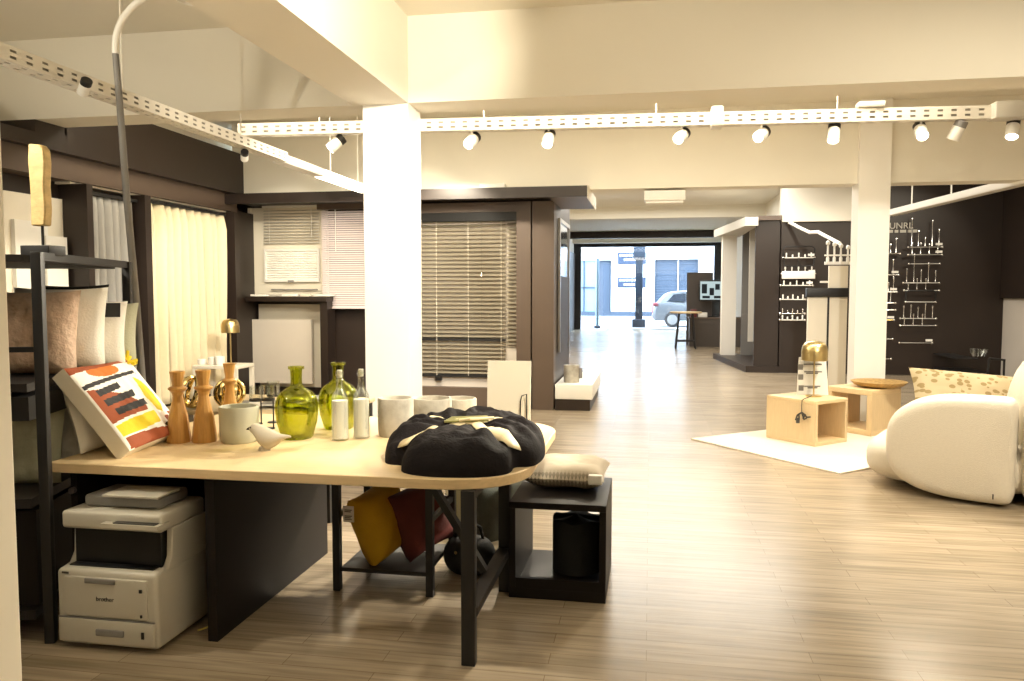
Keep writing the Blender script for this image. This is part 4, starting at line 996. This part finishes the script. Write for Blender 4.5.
for x, y in ((-.30, .1), (.12, .0), (-.42, 1.2), (.42, 1.2)): MB().cyl((x, y, 0), (x, y, .06), .03, 12).build('foot', 'black', ac)
MB().box((.12, -.203, .085), (.008, .004, .035)).build('maker_tag', 'ink', ac)
pm = bpy.data.materials.new('ikat_print'); pm.use_nodes = True; nt = pm.node_tree; tc = nt.nodes.new('ShaderNodeTexCoord')
vo = nt.nodes.new('ShaderNodeTexVoronoi'); vo.inputs['Scale'].default_value = 17; mp = nt.nodes.new('ShaderNodeMapping'); mp.inputs['Scale'].default_value = (1, 1.4, 0); mp.inputs['Rotation'].default_value = (0, 0, .7)
cr = nt.nodes.new('ShaderNodeValToRGB'); cr.color_ramp.interpolation = 'CONSTANT'; cr.color_ramp.elements[0].color = (.30, .22, .10, 1); cr.color_ramp.elements[1].position = .42; cr.color_ramp.elements[1].color = (.50, .41, .26, 1)
nt.links.new(tc.outputs['Object'], mp.inputs[0]); nt.links.new(mp.outputs[0], vo.inputs[0]); nt.links.new(vo.outputs['Distance'], cr.inputs[0]); nt.links.new(cr.outputs[0], nt.nodes['Principled BSDF'].inputs['Base Color']); nt.nodes['Principled BSDF'].inputs['Roughness'].default_value = .9
M['ikat'] = pm
cushion('beige cushion with brown ikat spots lying in the armchair', 'ikat', .86, .42, .16, (2.55, 6.90, .655), (.94, .05, -.08), (0, .55, .8), seed=31, pinch=.05)

# ------------------------------------------------------------------ far right: rail and rod displays
def rail_display(loc, L, label, rods, z2=None, m='white', tagm='white', frame=False):
    d = thing('curtain_rod_display', label, 'curtain rod display', loc, group='curtain rods on the dark walls')
    MB().cyl((0, 0, 0), (L, 0, 0), .009, 10).build('rod', m, d)
    for x in (.04, L - .04): MB().cyl((x, 0, 0), (x, .16, 0), .009, 8).build('bracket', 'chrome', d)
    for x in (0, L): MB().lathe([(0, -.03), (.022, -.015), (.026, 0), (.022, .015), (0, .03)], (x, 0, 0), 12, Matrix.Rotation(PI / 2, 3, 'Y')).build('finial', 'chrome', d)
    for (x, h, r) in rods:
        MB().lathe([(0, 0), (r * 1.6, 0), (r * 1.6, .02), (r, .035), (r, h - .05), (r * 1.8, h - .03), (r * 1.2, h), (0, h)], (x, -.0, .012), 10).build('sample_rod', 'chrome' if m != 'white' else 'white', d)
    if tagm: MB().box((L - .06, -.02, .05), (.11, .01, .04)).build('name_plate', tagm, d)
    if frame: MB().tube([(0, 0, 0), (0, -.02, .16), (.04, -.02, .2), (L - .04, -.02, .2), (L, -.02, .16), (L, 0, 0)], .012, 8).build('wire_frame', 'black', d)
    return d
YW = 14.9
u = lambda px: (px - 650) / 784 * 15.28 / (1 + 0 * px) 
def wx(px, y=YW):                               # world x of a photo column on the far wall
    s = (px - 512) / 784; return y * (s * math.cos(YAW) - math.sin(YAW)) / (math.cos(YAW) + s * math.sin(YAW))
def wz(px, py, y=YW):                           # height of a photo row there
    s = (px - 512) / 784; dep = y / (math.cos(YAW) + s * math.sin(YAW)); return 1.49 + (292 - py) / 784 * dep
rows = [(880, 898, 254, 3, 'chrome'), (880, 897, 275, 2, 'chrome'), (880, 896, 292, 3, 'chrome'), (879, 895, 303, 2, 'chrome'), (879, 895, 310, 0, 'chrome'), (878, 894, 320, 0, 'gold'), (878, 893, 339, 0, 'chrome'), (877, 892, 359, 1, 'chrome')]
words = ['topmost', 'second', 'third', 'fourth', 'fifth', 'brass coloured', 'second lowest', 'lowest']
for (xa, xb, y, n, m), wd in zip(rows, words):
    L = wx(xb) - wx(xa)
    rail_display((wx(xa), YW, wz(889, y)), L, f'{wd} rod in the column of rods hugging the white pillar', [(L * (k + .6) / (n + .3), .16 + .1 * (k == n - 1), .01) for k in range(n)], m=m, tagm='white' if y in (275, 292, 320) else None)
rows = [(906, 940, 247.5, [.5, .28, .16, .46, .3]), (906, 940, 255, [.2, .2, .18, .1]), (907, 938, 264, []), (902, 938, 283, [.24, .5, .22, .34, .2]), (903, 938, 290.5, [.12, .2, .2]), (905, 935, 302, []), (900, 936, 318.5, [.22, .24, .2, .26, .22]), (900, 936, 325.5, [.14, .2, .2]), (900, 933, 343, [])]
words = ['topmost rod of the wide rod group with five tall samples', 'second rod of the wide group with short stubby samples', 'thin rod third from the top in the wide group', 'middle rod of the wide group with a tall second sample', 'rod fifth from the top in the wide group, with three samples', 'rod with dark wire frame in the wide group', 'rod third from bottom in wide group with five samples', 'rod second from the bottom in the wide group', 'lowest bare rod of the wide rod group']
for k, ((xa, xb, y, hs), wd) in enumerate(zip(rows, words)):
    L = wx(xb) - wx(xa)
    rail_display((wx(xa), YW, wz(920, y)), L, wd, [(L * (i + .5) / max(4, len(hs)), h, .008) for i, h in enumerate(hs)], m='steel', tagm='white' if k in (0, 1, 8) else None, frame=(k == 5))
rows = [(782, 813, 258, True), (781, 814, 274, False), (780, 812, 285.5, False), (780, 805, 299.5, False), (780, 805, 313.5, False), (780, 805, 320, False)]
words = ['top rail with black looped brackets left of the handrail sample', 'thick white rail second from the top left of handrail sample', 'white rail third from the top on the left rail wall', 'white rail fourth from the top on the left rail wall', 'thin chrome rail fifth from the top on the left rail wall', 'lowest white rail on the left rail wall']
for k, ((xa, xb, y, fr), wd) in enumerate(zip(rows, words)):
    L = wx(xb) - wx(xa)
    d = rail_display((wx(xa), YW, wz(795, y)), L, wd, [(L * (i + .5) / 5, (.05 if i % 2 else .08) if k != 1 else .12, .009) for i in range(5)], m='white' if k != 4 else 'chrome', tagm='white' if k < 3 else None, frame=fr)
    if fr: MB().tube([(0, -.03, 0), (.02, -.03, -.14), (L * .45, -.03, -.16), (L * .5, -.03, .0), (L * .55, -.03, -.16), (L - .02, -.03, -.14), (L, -.03, 0)], .012, 8).build('wire_frame', 'black', d)
    if k == 1: MB().span(0, L, -.03, .03, -.09, .05, bev=.01).build('fringe', 'white', d)
# wall lettering at the top of the rod group
t = text('wall_lettering', 'DUNRL', .155, (wx(897.5), 15.045, wz(893, 226)), 'slatgrey', ext=.004); tag(t, 'pale capital letters on the dark rod wall beside the pillar', 'lettering')
mb = MB(); x = wx(880); random.seed(8)
while x < wx(914): l_ = random.uniform(.05, .12); mb.span(x, x + l_, 15.035, 15.05, wz(897, 231.5) - .02, wz(897, 231.5) + .03); x += l_ + .03
tag(mb.build('wall_lettering', 'slatgrey'), 'line of tiny pale lettering under the capital letters', 'lettering')
# curved white rail sample and the white display stand
h = thing('curved_rail', 'white bent curtain rail sloping down across the dark wall', 'curtain rail', (0, 0, 0))
HR = [(wx(788), 14.92, wz(788, 223)), (wx(796), 14.8, wz(796, 227.5)), (wx(808), 14.4, wz(808, 233) - .02), (wx(812), 14.3, 2.5), (wx(838, 13.6), 13.6, wz(838, 244, 13.6))]
HR[3] = (wx(816, 14.2), 14.2, wz(816, 232.5, 14.2)); HR[2] = (wx(808, 14.4), 14.4, wz(808, 233, 14.4)); HR[1] = (wx(797, 14.7), 14.7, wz(797, 228, 14.7))
MB().tube(HR, .03, 10).build('rail', 'white', h)
MB().cyl(HR[0], (HR[0][0], 15.05, HR[0][2]), .02, 8).build('bracket', 'white', h)
SY = 11.6
ds = thing('finial_stand', 'white panel stand with black cap left of the right pillar', 'display stand', (0, 0, 0))
X0, X1 = wx(806, SY), wx(847, SY)
MB().span(X0 + .02, X1, SY, SY + .05, .0, wz(820, 297, SY), bev=.004).build('panel', 'cream', ds)
MB().span(wx(827, SY), wx(829, SY), SY - .006, SY, .0, wz(820, 297, SY)).build('seam', 'black', ds)
MB().span(X0, X1 + .05, SY - .05, SY + .1, wz(820, 297, SY), wz(820, 288, SY), bev=.006).build('cap', 'black', ds)
MB().span(wx(828, SY), X1, SY, SY + .05, wz(820, 288, SY), wz(820, 266, SY)).build('upper_panel', 'cream', ds)
for py in (264, 255.5): MB().span(wx(823, SY), X1 + .02, SY - .03, SY + .0, wz(835, py, SY) - .012, wz(835, py, SY) + (.03 if py > 260 else .01)).build('rail', 'white', ds)
for k, px in enumerate((826, 832.5, 839, 846)):
    x = wx(px, SY); zt = wz(px, 241 + 1.5 * k, SY); zb = wz(px, 264, SY)
    MB().lathe([(0, zb), (.022, zb), (.022, zb + .08), (.013, zb + .1), (.013, zt - .06), (.028, zt - .05), (.028, zt - .02), (.012, zt), (0, zt)], (x, SY - .015, 0), 14).build('finial_rod', 'white', ds)
MB().span(wx(819, SY), wx(827, SY), SY - .03, SY, wz(820, 283, SY), wz(820, 281, SY)).build('clip', 'white', ds)
# wall bracket with glass at the right wall
wb = thing('wall_bracket_shelf', 'black wire wall shelf at the corner behind the armchair', 'shelf', (0, 0, 0))
yb = 13.6; x0, x1 = wx(991, yb), wx(1006, yb); z0, z1 = wz(1000, 377, yb), wz(1000, 360, yb)
MB().tube([(x0, yb, z1 + .02), (x1, yb, z1), (x1, yb, z0), (x0 - .02, yb, z0 + .06), (x0, yb, z1 + .02)], .022, 8).build('wire_frame', 'black', wb)
MB().span(wx(966, yb), x1, yb - .02, 15.0, z0 - .02, z0 + .01).build('ledge', 'black', wb)
MB().span(wx(966, yb), wx(988, yb), yb + .3, 15.0, wz(975, 360, yb) - .02, wz(975, 360, yb)).build('upper_ledge', 'black', wb)
gb = MB().lathe([(0, 0), (.09, 0), (.13, .07), (.14, .13), (.13, .13), (.12, .07), (0, .015)], (wx(980, 14.3), 14.3, wz(975, 360, yb)), 24).build('glass_bowl', 'clearglass', ang=50); tag(gb, 'clear glass bowl on the black wall shelf', 'bowl')
